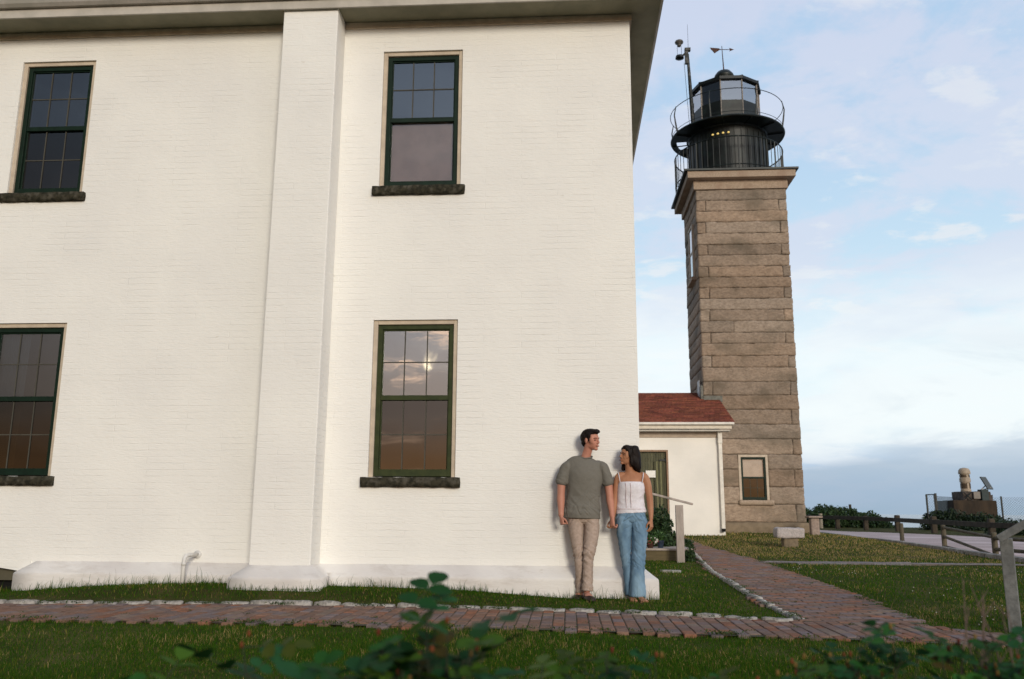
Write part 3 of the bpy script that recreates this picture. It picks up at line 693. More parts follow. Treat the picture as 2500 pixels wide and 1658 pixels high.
for k in range(NL): lg.add([pol(RL, k, 14.74), pol(RL, k+1, 14.74), pol(RL, k+1, 15.46), pol(RL, k, 15.46)], [(0, 1, 2, 3)])
lg.build('lantern_glass', glass('lantern glass', .42, (.84, .82, .84), .0, .0005), tower)
lrf = MB(); n = NL
for k in range(NL):
    a, c = pol(RL+.10, k, 15.50), pol(RL+.10, k+1, 15.50); a2, c2 = pol(RL+.10, k, 15.60), pol(RL+.10, k+1, 15.60); t1, t2 = pol(.32, k, 15.98), pol(.32, k+1, 15.98)
    lrf.add([a, c, c2, a2], [(0, 1, 2, 3)]); lrf.add([a2, c2, t2, t1], [(0, 1, 2, 3)]); lrf.add([a, c, pol(.2, k+1, 15.52), pol(.2, k, 15.52)], [(3, 2, 1, 0)])
    lrf.tube([a2, t1], .022, 6)
lrf.build('lantern_roof', M_black, tower)
vb = MB(); vb.lathe((LC[0], LC[1], 0), [(.32, 15.93), (.34, 16.0), (.34, 16.12), (.36, 16.14), (.33, 16.24), (.24, 16.36), (.1, 16.43), (.04, 16.44)], 24); vb.build('vent_ball', M_black, tower, smooth=True)
op = MB(); op.lathe((LC[0], LC[1], 0), [(.25, 13.85), (.25, 14.5), (.16, 14.55), (.30, 14.68), (.34, 14.9), (.30, 15.12), (.15, 15.25)], 20); op.build('beacon_lens', mat('lens metal', (.5, .48, .42), .3, spec=.6), tower, smooth=True)
wv = MB(); wv.tube([(LC[0], LC[1], 16.42), (LC[0]-.03, LC[1], 17.40)], [.024, .011], 6)
wz = 17.27; wv.tube([(LC[0]-.42, LC[1], wz), (LC[0]+.34, LC[1], wz-.02)], .012, 6)
wv.add([(LC[0]-.46, LC[1]-.006, wz+.08), (LC[0]-.14, LC[1]-.006, wz+.045), (LC[0]-.08, LC[1]-.006, wz), (LC[0]-.30, LC[1]-.006, wz-.15),
        (LC[0]-.46, LC[1]+.006, wz+.08), (LC[0]-.14, LC[1]+.006, wz+.045), (LC[0]-.08, LC[1]+.006, wz), (LC[0]-.30, LC[1]+.006, wz-.15)], [(0, 3, 2, 1), (4, 5, 6, 7), (0, 1, 5, 4), (1, 2, 6, 5), (2, 3, 7, 6), (3, 0, 4, 7)])
wv.add([(LC[0]+.22, LC[1]-.006, wz+.05), (LC[0]+.40, LC[1], wz-.02), (LC[0]+.22, LC[1]-.006, wz-.09), (LC[0]+.27, LC[1]-.006, wz-.02),
        (LC[0]+.22, LC[1]+.006, wz+.05), (LC[0]+.22, LC[1]+.006, wz-.09), (LC[0]+.27, LC[1]+.006, wz-.02)], [(0, 3, 1), (3, 2, 1), (4, 1, 6), (6, 1, 5), (0, 1, 4), (2, 5, 1)])
wv.build('weather_vane', M_rust, tower)
mx, my = 4.27, 17.95
ms_ = MB(); ms_.tube([(mx+.10, my, 13.82), (mx+.06, my, 15.0), (mx+.0, my, 16.62)], [.075, .065, .045], 10)
ms_.box(mx-.10, mx+.02, my-.05, my+.05, 16.25, 16.78); ms_.box(mx-.10, mx+.10, my-.07, my+.07, 16.74, 16.84); ms_.tube([(mx+.05, my, 13.9), (mx+.12, my, 14.75)], .04, 6)
ms_.lathe((mx-.28, my, 0), [(.03, 16.44), (.15, 16.47), (.13, 16.56), (.05, 16.60)], 14); ms_.beam((mx-.2, my, 16.55), (mx, my, 16.72), .05, .06)
ms_.build('antenna_mast', mat('weathered black mast', (.010, .013, .012), .5, (.007, .009, .008), 8, third=(.10, .095, .09), tscale=9), tower)
an = MB(); an.tube([(mx+.03, my, 16.80), (mx+.03, my, 17.78)], [.008, .004], 5)
for sx in (-.07, .07): an.tube([(mx-.28+sx, my, 16.55), (mx-.28+sx, my, 16.95)], .007, 5)
an.tube([(mx-.13, my, 16.3), (mx-.08, my, 15.1), (mx-.03, my, 14.0)], .008, 5)
an.build('antenna', M_black, tower)
sl = MB(); sl.lathe((mx-.28, my, 0), [(.05, 16.92), (.07, 16.96), (.07, 17.02), (.14, 17.05), (.15, 17.09), (.13, 17.13), (.05, 17.15)], 16); sl.build('sensor_dome', mat('grey sensor', (.14, .13, .12), .5, (.06, .055, .05), 12), tower, smooth=True)
# four small warm lights on the underside of the upper gallery
M_em = bpy.data.materials.new('warm lamp'); M_em.use_nodes = True; bb = M_em.node_tree.nodes['Principled BSDF']; bb.inputs['Base Color'].default_value = (.8, .6, .2, 1); bb.inputs['Emission Color'].default_value = (1, .72, .22, 1); bb.inputs['Emission Strength'].default_value = .45
for k in range(4):
    lb = MB(); a = R(-90-30+k*7); lb.ell((LC[0]+1.43*math.cos(a), LC[1]+1.43*math.sin(a), 13.42), (.042, .042, .03), 10); lb.build('lamp', M_em, tower)
# tower window, lower front
M_wblind = (.62, .56, .50)
w_ = sash_window(tower, WX0, WX1, WZ0, WZ1, TY0-.05, M_green, glass('tower pane', .06, (.9, .9, .9)), glass('tower lower pane', .05, (.3, .27, .22)), False, ('upper', M_wblind), .075, mat('dark muntin', (.02, .028, .018), .5), False)
w_['label'] = 'low window with a pale blind and tan frame'
ts = MB(); ts.rock(WX0-.03, WX1+.12, TY0-.09, TY0+.05, WZ0-.15, WZ0, .08, .008, 5, .01); ts.build('sill', M_cap, w_, smooth=True)
dkb = MB(); dkb.box(WX0+.42, WX0+.60, TY0+.14, TY0+.20, WZ0+.10, WZ0+.42); dkb.build('inside_box', mat('dark green box', (.02, .035, .025), .8), w_)
# window high on the left side
sw = MB(); zz0, zz1 = 8.6, 10.45; yw0, yw1 = 18.1, 18.95
sw.box(TX0-.07, TX0+.03, yw0, yw0+.07, zz0, zz1); sw.box(TX0-.07, TX0+.03, yw1-.07, yw1, zz0, zz1); sw.box(TX0-.07, TX0+.03, yw0+.07, yw1-.07, zz1-.07, zz1); sw.box(TX0-.06, TX0+.03, yw0+.07, yw1-.07, (zz0+zz1)/2-.03, (zz0+zz1)/2+.03)
sw_o = sw.build('window', M_tan, tower, bevel=.004); sw_o['label'] = 'narrow window high on the left face'
sg_ = MB(); sg_.box(TX0-.045, TX0-.04, yw0+.07, yw1-.07, zz0, zz1-.07); sg_.build('pane', glass('side pane', .45, (.3, .35, .4)), sw_o)
ssl = MB(); ssl.box(TX0-.14, TX0+.02, yw0-.12, yw1+.12, zz0-.12, zz0); ssl.build('sill', M_cap, sw_o, bevel=.01)

# ------------------------------------------------------------------ small white building by the tower
sb = thing('entry_building', 'low white stucco building with a red shingle roof joining the lighthouse', 'building', (2.6, 17.5, .35))
M_stucco = painted_brick('white stucco', (.84, .80, .73), (.74, .71, .65), .8, .2, .0035)
BY0, BY1, BX0, BX1 = 15.05, 21.0, .80, 4.36
wb = MB(); DZ0, DZ1, DX0, DX1 = .35, 2.68, 1.55, 2.84
wall_holes(wb, BX0, BX1, .2, 3.22, BY0, .25, [(DX0, DX1, DZ0, DZ1)])
wb.add([(BX1, BY0, .2), (BX1, BY1, .2), (BX1, BY1, 3.22), (BX1, 18.1, 4.5), (BX1, BY0, 3.22)], [(0, 1, 2, 3, 4)])
wb.add([(BX0, BY1, .2), (BX1, BY1, .2), (BX1, BY1, 3.22), (BX0, BY1, 3.22)], [(3, 2, 1, 0)])
wb.build('wall', M_stucco, sb)
# eave boards
ev_ = MB(); ev_.box(BX0, 4.60, 14.72, 14.76, 3.25, 3.385); ev_.build('fascia', mat('cream fascia', (.70, .63, .52), .6), sb, bevel=.006)
e2 = MB(); e2.box(BX0, 4.66, 14.62, 14.72, 3.36, 3.43); e2.build('gutter', mat('cream gutter', (.74, .70, .62), .5), sb, bevel=.015)
e3 = MB(); e3.box(BX0, 4.56, 14.76, BY0, 3.19, 3.23); e3.build('soffit', M_tan2, sb)
e4 = MB(); e4.box(BX0, BX1+.012, BY0-.03, BY0-.002, 3.03, 3.19); e4.build('frieze_board', mat('brown frieze', (.42, .33, .25), .6), sb, bevel=.004)
SL = math.atan(.37); RY0, RZ0, RY1 = 14.66, 3.43, 18.12; RZ1 = RZ0+.37*(RY1-RY0)
rb = MB(); rb.add([(BX0, RY0, RZ0-.03), (4.66, RY0, RZ0-.03), (4.74, RY1, RZ1-.03), (BX0, RY1, RZ1-.03), (BX0, 21.5, RZ0-.03), (4.66, 21.5, RZ0-.03)], [(0, 1, 2, 3), (3, 2, 5, 4)]); rb.build('roof_deck', M_dark, sb)
sh = MB(); L_ = (RY1-RY0)/math.cos(SL); nC = 24; ex = L_/nC
for i in range(nC):
    x = BX0-.3*((i*7) % 5)/5; dd = i*ex
    xr = 4.67+.08*dd/L_
    while x < xr:
        wd = .30; a, c = max(BX0, x+.004), min(xr, x+wd-.004)
        if c > a+.01:
            def pt(xx, s_, up): return (xx, RY0+s_*math.cos(SL)-up*math.sin(SL), RZ0+s_*math.sin(SL)+up*math.cos(SL))
            k = random.uniform(.62, 1.25); col = (k, k*random.uniform(.9, 1.1), k)
            s0, s1 = dd-.012, dd+ex+.02
            sh.add([pt(a, s0, 0.004), pt(c, s0, 0.004), pt(c, s0, .034), pt(a, s0, .034), pt(c, s1, .004), pt(a, s1, .004)], [(0, 1, 2, 3), (3, 2, 4, 5), (1, 4, 2), (0, 3, 5)], col)
        x += wd
sh.box(BX0, 4.7, 18.08, 18.2, RZ1-.01, RZ1+.02, (.8, .8, .8))
sh.add([(BX0, 21.5, RZ0), (4.66, 21.5, RZ0), (4.74, RY1, RZ1), (BX0, RY1, RZ1)], [(0, 1, 2, 3)])
sh.build('shingle_roof', mat('red asphalt shingles', (.25, .078, .045), .92, (.15, .05, .033), 14, 8, .004, 80, attr=True), sb)
zf = RZ0+.37*(TY0-RY0)
fl = MB(); fl.box(TX0-.03, 4.83, TY0-.14, TY0-.03, zf-.10, zf+.09); fl.box(TX0-.10, TX0-.02, TY0-.1, TY0+.7, zf-.05, zf+.42); fl.build('flashing', mat('grey lead flashing', (.16, .155, .13), .6, (.10, .10, .08), 12), sb, bevel=.01)
fl2 = MB(); fl2.box(TX0-.108, TX0-.10, TY0+.1, TY0+.5, zf+.08, zf+.62); fl2.build('metal_patch', mat('pale metal patch', (.42, .44, .46), .5), sb)
# downspout
dn = MB(); dn.box(4.245, 4.345, BY0-.12, BY0-.035, .50, 3.19); dn.box(4.235, 4.355, BY0-.14, BY0-.03, 2.86, 3.20); dn.build('downspout', mat('white downspout', (.80, .75, .66), .5), sb, bevel=.012)
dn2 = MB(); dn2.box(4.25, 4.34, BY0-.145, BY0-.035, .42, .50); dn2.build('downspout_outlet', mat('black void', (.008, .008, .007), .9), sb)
# door
M_board = mat('olive door boards', (.105, .10, .055), .7, (.06, .06, .032), 9, 6, .002, attr=True, stretch=(8, 8, .6))
door = MB(); x = DX0+.05; i = 0
while x < DX1-.06:
    k = random.uniform(.8, 1.15); door.box(x+.003, min(x+.075, DX1-.05)-.003, BY0+.10+(.006 if i % 2 else 0), BY0+.13, DZ0, DZ1-.05, (k, k, k)); x += .075; i += 1
door_o = door.build('door', M_board, sb)
lf = MB(); x = 2.44; i = 0
while x < DX1-.07:
    k = random.choice([.75, 1.0, 1.9, 1.3, 2.3]); lf.box(x+.003, x+.052, BY0+.055, BY0+.085, DZ0, 2.36, (k, k, k*.9)); x += .055; i += 1
lf.build('door_leaf', M_board, door_o)
hg = MB(); hg.box(2.60, DX1+.0, BY0+.035, BY0+.055, 2.37, 2.42); hg.tube([(DX1-.07, BY0+.03, 2.34), (DX1-.07, BY0+.03, 2.46)], .02, 8); hg.build('hinge', M_black, door_o)
hg = MB(); hg.box(2.60, DX1-.02, BY0+.035, BY0+.055, 1.0, 1.05); hg.build('hinge', M_black, door_o)
dfm = MB(); dfm.box(DX0, DX0+.05, BY0+.01, BY0+.16, DZ0, DZ1); dfm.box(DX1-.05, DX1, BY0+.01, BY0+.16, DZ0, DZ1); dfm.box(DX0+.05, DX1-.05, BY0+.01, BY0+.16, DZ1-.05, DZ1); dfm.build('door_frame', mat('brown door frame', (.30, .19, .12), .6), door_o, bevel=.004)
sn = MB(); sn.box(2.20, 2.475, BY0+.03, BY0+.045, 1.905, 2.10)
tag(center(sn.build('sign', mat('white sign', (.85, .82, .76), .5), bevel=.003)), 'small blank white sign hanging on the green door of the low building', 'sign')

# ------------------------------------------------------------------ granite post, stone bench
gp_ = MB(); gp_.rock(6.98, 7.22, 16.05, 16.29, .25, .80, .06, .012, 2, .012); gp_.rock(6.90, 7.30, 15.97, 16.37, .80, .86, .05, .008, 6, .012)
tag(center(gp_.build('granite_post', mat('pinkish granite', (.36, .28, .23), .9, (.26, .2, .165), 20, 8, .005), smooth=True)), 'short square granite post with a flat cap beside the lighthouse corner', 'post')
bn = thing('stone_bench', 'small stone bench of a thick pale slab on one brown block', 'bench', (4.82, 9.95, .21))
s1 = MB(); s1.rock(4.52, 5.115, 9.72, 10.10, .405, .62, .035, .030, 9, .02, big=6); s1.build('seat_slab', mat('pale slab granite', (.50, .44, .42), .9, (.34, .31, .29), 30, 8, .01, 60), bn, smooth=True)
s2 = MB(); s2.rock(4.67, 4.985, 9.78, 10.05, .13, .41, .05, .02, 4, .012); s2.build('leg', mat('brown block stone', (.22, .17, .11), .9, (.14, .11, .075), 12, 8, .006), bn, smooth=True)

# ------------------------------------------------------------------ handrails and stoop
M_rail = mat('weathered grey brown paint', (.40, .34, .30), .75, (.29, .25, .215), 14, 8, .002, stretch=(1, 1, .25), third=(.22, .19, .16), tscale=5)
hr = thing('handrail', 'tan wooden handrail on one square post beside the side steps', 'handrail', (1.86, 5.2, .12))
b = MB(); b.box(1.80, 1.925, 5.15, 5.25, .06, 1.06); b.build('post', M_rail, hr, bevel=.006)
b = MB(); b.beam((.80, 5.19, 1.40), (2.09, 5.19, 1.075), .10, .035); b.build('rail', M_rail, hr, bevel=.006)
M_grail = mat('weathered grey paint', (.20, .205, .20), .7, (.12, .125, .12), 16, 8, .003, third=(.10, .105, .105), tscale=4)
hr2 = thing('handrail', 'weathered grey wooden handrail and post in the right foreground', 'handrail', (3.6, -2.12, 0))
b = MB()
Tz = Matrix.Rotation(R(-28), 3, 'Z'); b.obox((3.605, -2.12, .36), Tz @ Vector((1, 0, 0)), Tz @ Vector((0, 1, 0)), Vector((0, 0, 1)), .047, .040, .385); b.build('post', M_grail, hr2, bevel=.005)
b = MB(); b.beam((3.50, -2.22, .742), (4.42, -2.75, 1.40), .09, .062); b.build('rail', M_grail, hr2, bevel=.006)
b = MB(); b.obox((4.35, -2.70, .62), Tz @ Vector((1, 0, 0)), Tz @ Vector((0, 1, 0)), Vector((0, 0, 1)), .057, .045, .68); b.build('post', M_grail, hr2, bevel=.005)
sp_ = thing('side_steps', 'low timber step platform with a paved top at the side of the house', 'steps', (1.45, 6.0, .1))
b = MB(); b.box(.80, 2.07, 5.50, 5.56, .05, .30); b.box(2.01, 2.07, 5.56, 6.8, .05, .30); b.build('timber_side', mat('olive timber', (.13, .10, .05), .85, (.09, .07, .035), 6, 6, .003, stretch=(.4, 1, 3)), sp_, bevel=.006)
b = MB(); b.box(.80, 2.10, 5.47, 6.85, .30, .335); b.build('tread', mat('worn tread', (.42, .36, .31), .85, (.30, .25, .21), 6, 6, .003), sp_, bevel=.006)

# ------------------------------------------------------------------ foliage helpers
def leaf_quads(b, P, size, cols, flat=.0, asp=1.6):
    for p in P:
        n = Vector((random.gauss(0, 1), random.gauss(0, 1), random.gauss(0, 1)+flat)).normalized()
        a = n.orthogonal().normalized(); a = Matrix.Rotation(random.uniform(0, 6.28), 3, n) @ a; c_ = n.cross(a); s_ = size*random.uniform(.6, 1.3)
        l = a*s_*asp*.5; w_ = c_*s_*.5; col = random.choice(cols); k = random.uniform(.75, 1.25); col = tuple(q*k for q in col)
        b.add([p-l, p+w_*.8-l*.1+n*s_*.1, p+l, p-w_*.8-l*.1+n*s_*.1], [(0, 1, 2), (0, 2, 3)], col)
M_leaf = mat('shrub leaf', (1, 1, 1), .55, (.8, .85, .8), 3, 4, attr=True, trans=.25, spec=.35)
M_stem = mat('brown stem', (.10, .07, .045), .9, (.06, .045, .03), 20)
def shrub(name, label, cat, lumps, n, size, cols, group=None, stems=6, bury=True):
    x = sum(l[0][0] for l in lumps)/len(lumps); y = sum(l[0][1] for l in lumps)/len(lumps); z = gz(x, y)
    t = thing(name, label, cat, (x, y, z), group); b = MB(); P = []
    tot = sum(l[1][0]*l[1][2] for l in lumps)
    for c, r in lumps:
        for _ in range(int(n*r[0]*r[2]/tot)):
            d = Vector((random.gauss(0, 1), random.gauss(0, 1), random.gauss(0, 1))).normalized(); q = random.random()**.30
            lump = 1+.28*noise.noise(Vector(c)*3+d*2.6)+.14*noise.noise(d*7+Vector(c))
            p = Vector(c)+Vector((d.x*r[0], d.y*r[1], d.z*r[2]))*q*lump
            if p.z > gz(p.x, p.y)-.02: P.append(p)
    leaf_quads(b, P, size, cols, .6); b.build('foliage', M_leaf, t)
    s_ = MB()
    for k in range(stems):
        c, r = random.choice(lumps); a = (x+random.uniform(-.2, .2)*r[0], y, z-.05); e = (c[0]+random.uniform(-.6, .6)*r[0], c[1]+random.uniform(-.5, .5)*r[1], c[2]+r[2]*.5)
        s_.tube([a, ((a[0]+e[0])/2, (a[1]+e[1])/2, (a[2]+e[2])/2-.05), e], [size*.25, size*.2, size*.1], 5)
    s_.build('stems', M_stem, t); return t
DKG = [(.030, .060, .020), (.040, .080, .025), (.022, .045, .016), (.055, .095, .030)]
DKG2 = [(.020, .038, .016), (.014, .030, .013), (.030, .052, .020)]
# shrubs and pots at the steps
shrub('shrub', 'tall dark green shrub growing beside the side steps', 'shrub', [((1.66, 6.5, .72), (.24, .25, .32)), ((1.60, 6.5, .45), (.33, .3, .28)), ((1.86, 6.75, .38), (.26, .25, .22))], 3800, .045, DKG, stems=8)
shrub('shrub', 'low dark shrub behind the handrail post on the lawn edge', 'shrub', [((2.12, 6.9, .30), (.22, .25, .18)), ((2.02, 5.35, .20), (.10, .1, .13))], 1500, .04, DKG, stems=4)
def flower_pot(x, y, z, label, pm, flowers, r=.06, h=.13, fol=.1):
    t = thing('flower_pot', label, 'flower pot', (x, y, z))
    b = MB(); b.lathe((x, y, z), [(r*.7, 0), (r*.98, h*.85), (r*1.08, h*.86), (r*1.08, h), (r*.95, h), (r*.9, h*.85)], 20); b.build('pot', pm, t, smooth=True)
    b = MB(); P = [Vector((x+random.gauss(0, fol*.55), y+random.gauss(0, fol*.5), z+h+abs(random.gauss(fol*.5, fol*.5)))) for _ in range(420)]; leaf_quads(b, P, .028, [(.06, .13, .03), (.09, .17, .05), (.04, .09, .02)])
    if flowers:
        for k in range(26):
            c = (x+random.gauss(0, fol*.6), y-abs(random.gauss(0, fol*.5)), z+h+random.uniform(-.02, fol)); col = random.choice(flowers)
            for j in range(5):
                a = j*1.2566; b.ell((c[0]+.011*math.cos(a), c[1]-.008, c[2]+.011*math.sin(a)), (.010, .005, .010), 6, col=col)
    b.build('foliage', M_leaf, t)
flower_pot(1.585, 5.68, .335, 'blue grey pot of leafy green plants on the side steps', mat('blue glaze', (.07, .10, .16), .4, (.045, .065, .10), 8), None)
flower_pot(1.40, 5.60, .335, 'low pot of white and dark red flowers at the left of the steps', mat('dark clay', (.10, .05, .035), .7), [(.8, .75, .7), (.25, .02, .04), (.4, .03, .05)], .06, .08, .09)
fs_ = MB(); fs_.rock(1.33, 1.62, 3.2, 3.45, gz(1.5, 3.3)-.03, gz(1.5, 3.3)+.03, .06, .01, 2, .01)
tag(center(fs_.build('flat_stone', M_gran, smooth=True)), 'small flat pale stone set in the lawn before the side steps', 'stone')

# ------------------------------------------------------------------ near post-and-rail fence
M_wood = mat('weathered fence wood', (.13, .11, .075), .85, (.075, .065, .045), 8, 8, .004, stretch=(1, 1, .3))
fe = thing('rail_fence', 'low fence of round weathered wood posts and rails along the kerb, one rail slanting down', 'fence', (8.15, 10.26, .15))
P3 = (7.93, 7.29); P2 = (8.24, 10.22); P1 = (8.42, 13.13)
for (x, y), h in ((P1, .52), (P2, .54), (P3, .47), ((7.95, 4.6), .5), ((8.0, 1.9), .5)):
    b = MB(); z = gz(x, y); b.tube([(x, y, z-.1), (x, y, z+h-.02), (x, y, z+h)], [.055, .052, .04], 10); b.build('post', M_wood, fe)
def rail(a, c, r=.032):
    b = MB(); b.tube([a, c], [r, r*.9], 8); b.build('rail', M_wood, fe)
rail((8.24, 10.2, .645), (7.92, 7.3, .515)); rail((8.24, 10.2, .45), (7.90, 7.32, .19)); rail((8.24, 10.2, .235), (7.90, 7.3, .13))
for z in (.50, .30, .13): rail((7.93, 7.29, z), (7.95, 4.6, z), .035); rail((7.95, 4.6, z), (8.0, 1.9, z), .035)

# ------------------------------------------------------------------ far timber guard rail
gd = thing('guard_rail', 'heavy timber guard rail on thick posts along the far side of the road', 'guard rail', (17.4, 40, 0))
M_timber = mat('dark guard timber', (.070, .055, .038), .9, (.04, .032, .024), 4, 7, .006)
GP = [(16.23, 44.3, .80), (17.0, 41.6, .80), (17.75, 38.8, .86), (17.5, 33.5, .80), (17.78, 28.4, .72)]
GPS = GP+[(18.6, 24.0, .7), (19.6, 19.5, .7), (20.6, 15, .7)]
for x, y, h in GPS:
    b = MB(); z = gz(x, y); b.box(x-.13, x+.13, y-.12, y+.12, z-.2, z+h); b.build('post', M_timber, gd, bevel=.05)
b = MB(); b.tube([(15.9, 46.6, -.1), (15.9, 46.6, .92)], .12, 8); b.build('end_post', mat('pale end post', (.30, .26, .2), .9), gd)
rz = [.80, .78, .73, .66, .575, .56, .55, .55]
for i in range(len(GPS)-1):
    b = MB(); a, c = GPS[i], GPS[i+1]; b.beam((a[0]-.16, a[1], gz(a[0], a[1])+rz[i]-.12), (c[0]-.16, c[1], gz(c[0], c[1])+rz[i+1]-.12), .10, .22); b.build('beam', M_timber, gd, bevel=.01)
b = MB(); b.beam((15.0, 48.0, .70), (16.1, 44.3, .68), .10, .22); b.build('beam', M_timber, gd, bevel=.01)

# ------------------------------------------------------------------ far bushes, fog signal, chain link
cl = [((14.2, 50, .5), (1.3, .9, .75)), ((15.6, 50.5, .70), (1.0, .9, .65))]
shrub('bush', 'dark green bush beyond the guard rail, nearest the lighthouse', 'bush', cl, 5200, .13, DKG, 'bushes beyond the guard rail')
shrub('bush', 'rounded tall green bush beyond the guard rail, middle of its row', 'bush', [((17.2, 50, .60), (1.3, 1.0, .85)), ((18.6, 50.3, .55), (1.2, .9, .80))], 6500, .13, DKG, 'bushes beyond the guard rail')
shrub('bush', 'low green bush beside the gap with the sea view', 'bush', [((19.9, 50, .25), (1.2, .9, .75)), ((21.0, 50, -.1), (.7, .8, .6))], 4000, .13, DKG, 'bushes beyond the guard rail')
shrub('bush', 'large dark bush in front of the brown fog signal block', 'bush', [((22.3, 43.5, .35), (1.5, .9, .85)), ((24.2, 43.5, .25), (1.6, .9, .75)), ((25.0, 43.4, .1), (1.3, .8, .6)), ((23.0, 43.0, -.1), (1.8, .8, .4))], 11000, .12, DKG2, stems=10)
M_conc = mat('brown weathered block', (.055, .038, .024), .9, (.028, .021, .015), 1.6, 8, .02, stretch=(1, 1, .35))
fs = thing('fog_signal_base', 'brown weathered block base with grey equipment boxes on it, beyond the dark bush', 'foundation', (24.8, 46.2, 0))
b = MB(); b.rock(23.45, 26.02, 45, 47.4, -.3, 1.76, .2, .04, 1, .03, big=1.2); b.build('base_block', M_conc, fs)
b = MB(); b.rock(24.2, 25.85, 45.3, 46.9, 1.76, 2.30, .15, .05, 2, .03); b.rock(25.5, 25.98, 45.3, 46.4, 1.76, 2.12, .12, .06, 7, .03); b.build('upper_block', mat('grey rubble stone', (.11, .085, .07), .9, (.05, .042, .035), 4, 7, .02), fs)
b = MB(); b.box(24.75, 25.15, 45.12, 45.34, 1.85, 2.28); b.build('equipment_box', mat('pale box', (.24, .21, .18), .6), fs, bevel=.02)
b = MB(); b.box(25.2, 25.62, 45.05, 45.6, 1.72, 2.42); b.build('equipment_box', mat('teal grey box', (.028, .045, .045), .6), fs, bevel=.02)
b = MB(); b.tube([(24.15, 45.1, 1.8), (24.6, 45.1, 2.25)], .03, 6); b.tube([(24.6, 45.1, 1.8), (24.15, 45.1, 2.25)], .03, 6); b.build('brace', M_black, fs)
lt = thing('fog_beacon', 'stubby cream cylinder beacon with dark louvred bands on the block', 'beacon', (24.68, 45.9, 2.3))
cx, cy = 24.66, 45.9
b = MB(); b.lathe((cx, cy, 0), [(.30, 2.28), (.30, 2.42), (.27, 2.44), (.27, 2.86), (.315, 2.88), (.315, 3.12), (.27, 3.14), (.27, 3.36), (.34, 3.38), (.35, 3.46), (.33, 3.60), (.25, 3.72), (.08, 3.77)], 26); b.build('body', mat('cream paint', (.42, .34, .25), .6, (.30, .235, .17), 5), lt, smooth=False)
b = MB()
for z0, z1 in ((2.46, 2.84), (3.15, 3.35)):
    for k in range(14):
        if k % 4 == 3: continue
        a = 2*math.pi*k/14; b.obox((cx+.275*math.cos(a), cy+.275*math.sin(a), (z0+z1)/2), Vector((-math.sin(a), math.cos(a), 0)), Vector((math.cos(a), math.sin(a), 0)), Vector((0, 0, 1)), .05, .015, (z1-z0)/2-.03)
b.build('louvres', mat('dark brown louvre', (.09, .06, .035), .7), lt)
pn_ = thing('solar_panel', 'tilted dark solar panel on a bracket beside the cream beacon', 'solar panel', (25.6, 45.6, 2.42))
b = MB(); q4 = [(25.32, 45.35, 3.19), (25.88, 45.85, 3.19), (26.28, 45.85, 2.44), (25.72, 45.35, 2.44)]
nn_ = (Vector(q4[1])-Vector(q4[0])).cross(Vector(q4[3])-Vector(q4[0])).normalized()*.03
b.add([Vector(v)+nn_ for v in q4]+[Vector(v)-nn_ for v in q4], [(0, 1, 2, 3), (7, 6, 5, 4), (0, 4, 5, 1), (1, 5, 6, 2), (2, 6, 7, 3), (3, 7, 4, 0)]); b.build('panel', mat('dark panel', (.04, .045, .04), .35), pn_)
b = MB(); b.beam((25.45, 45.6, 2.42), (25.85, 45.62, 2.78), .05, .05); b.beam((25.5, 45.6, 2.4), (26.05, 45.65, 2.55), .05, .05); b.build('bracket', mat('pale bracket', (.4, .36, .3), .6), pn_)
# chain-link fence
cf = thing('chain_link_fence', 'chain link fence with dark posts and an open gate round the fog signal', 'fence', (24, 47, 0))
def cpost(x, y, z0, z1, r=.05):
    b = MB(); b.tube([(x, y, z0), (x, y, z1)], r, 6); b.build('post', M_black, cf)
cpost(24.75, 47.6, -.5, 2.12); cpost(27.35, 47.2, -.5, 2.05, .06); cpost(21.85, 43.6, -.3, 2.14, .07); cpost(30.6, 47.2, -.8, 2.05, .06); cpost(21.2, 43.3, -.3, 2.07, .06)
gt = MB(); gt.tube([(21.2, 43.3, 2.05), (21.72, 43.5, 2.07)], .035, 6); gt.tube([(21.72, 43.5, 2.07), (21.76, 43.5, .2)], .04, 6); gt.tube([(21.2, 43.3, .3), (21.76, 43.5, .3)], .03, 6); gt.build('gate_frame', M_black, cf)
def mesh_panel(p, q, z0, z1, name='wire_mesh'):
    b = MB(); p, q = Vector(p), Vector(q); Lh = (q-p).length; H = z1-z0; d = (q-p)/Lh; st_ = .16; r = .007
    n = int((Lh+H)/st_)
    for k in range(n+1):
        s0 = k*st_
        for sg in (1, -1):
            a0, h0 = (s0, 0) if s0 <= Lh else (Lh, s0-Lh); a1, h1 = (s0-H, H) if s0-H >= 0 else (0, s0)
            if h0 > H: continue
            if sg < 0: a0, a1 = Lh-a0, Lh-a1
            A = p+d*a0+Vector((0, 0, z0+h0)); B = p+d*a1+Vector((0, 0, z0+h1))
            if (A-B).length > .05: b.tube([A, B], r, 3, False)
    b.build(name, mat('dull wire', (.10, .13, .15), .5), cf)
mesh_panel((21.9, 43.6, 0), (24.75, 47.6, 0), .2, 1.98); mesh_panel((24.75, 47.6, 0), (27.35, 47.2, 0), .2, 2.0); mesh_panel((27.35, 47.2, 0), (30.6, 47.2, 0), .1, 2.0); mesh_panel((21.22, 43.32, 0), (21.72, 43.48, 0), .35, 2.0)
b = MB(); b.tube([(25.95, 46.9, 1.2), (26.95, 47.0, .2)], .025, 6); b.build('brace', M_black, cf)
tag(center(MB().tube([(19.5, 52.0, -.5), (19.48, 52.0, 1.55)], .09, 8).build('pole', M_timber)), 'thin dark wooden pole standing behind the far green bushes', 'pole')
# verge on the far right beyond the road
shrub('bush', 'dark low bush beyond the near fence at the right edge', 'bush', [((19.5, 30.5, .15), (1.0, .8, .55)), ((21.0, 31.0, .1), (1.4, .8, .5))], 3500, .10, DKG2)

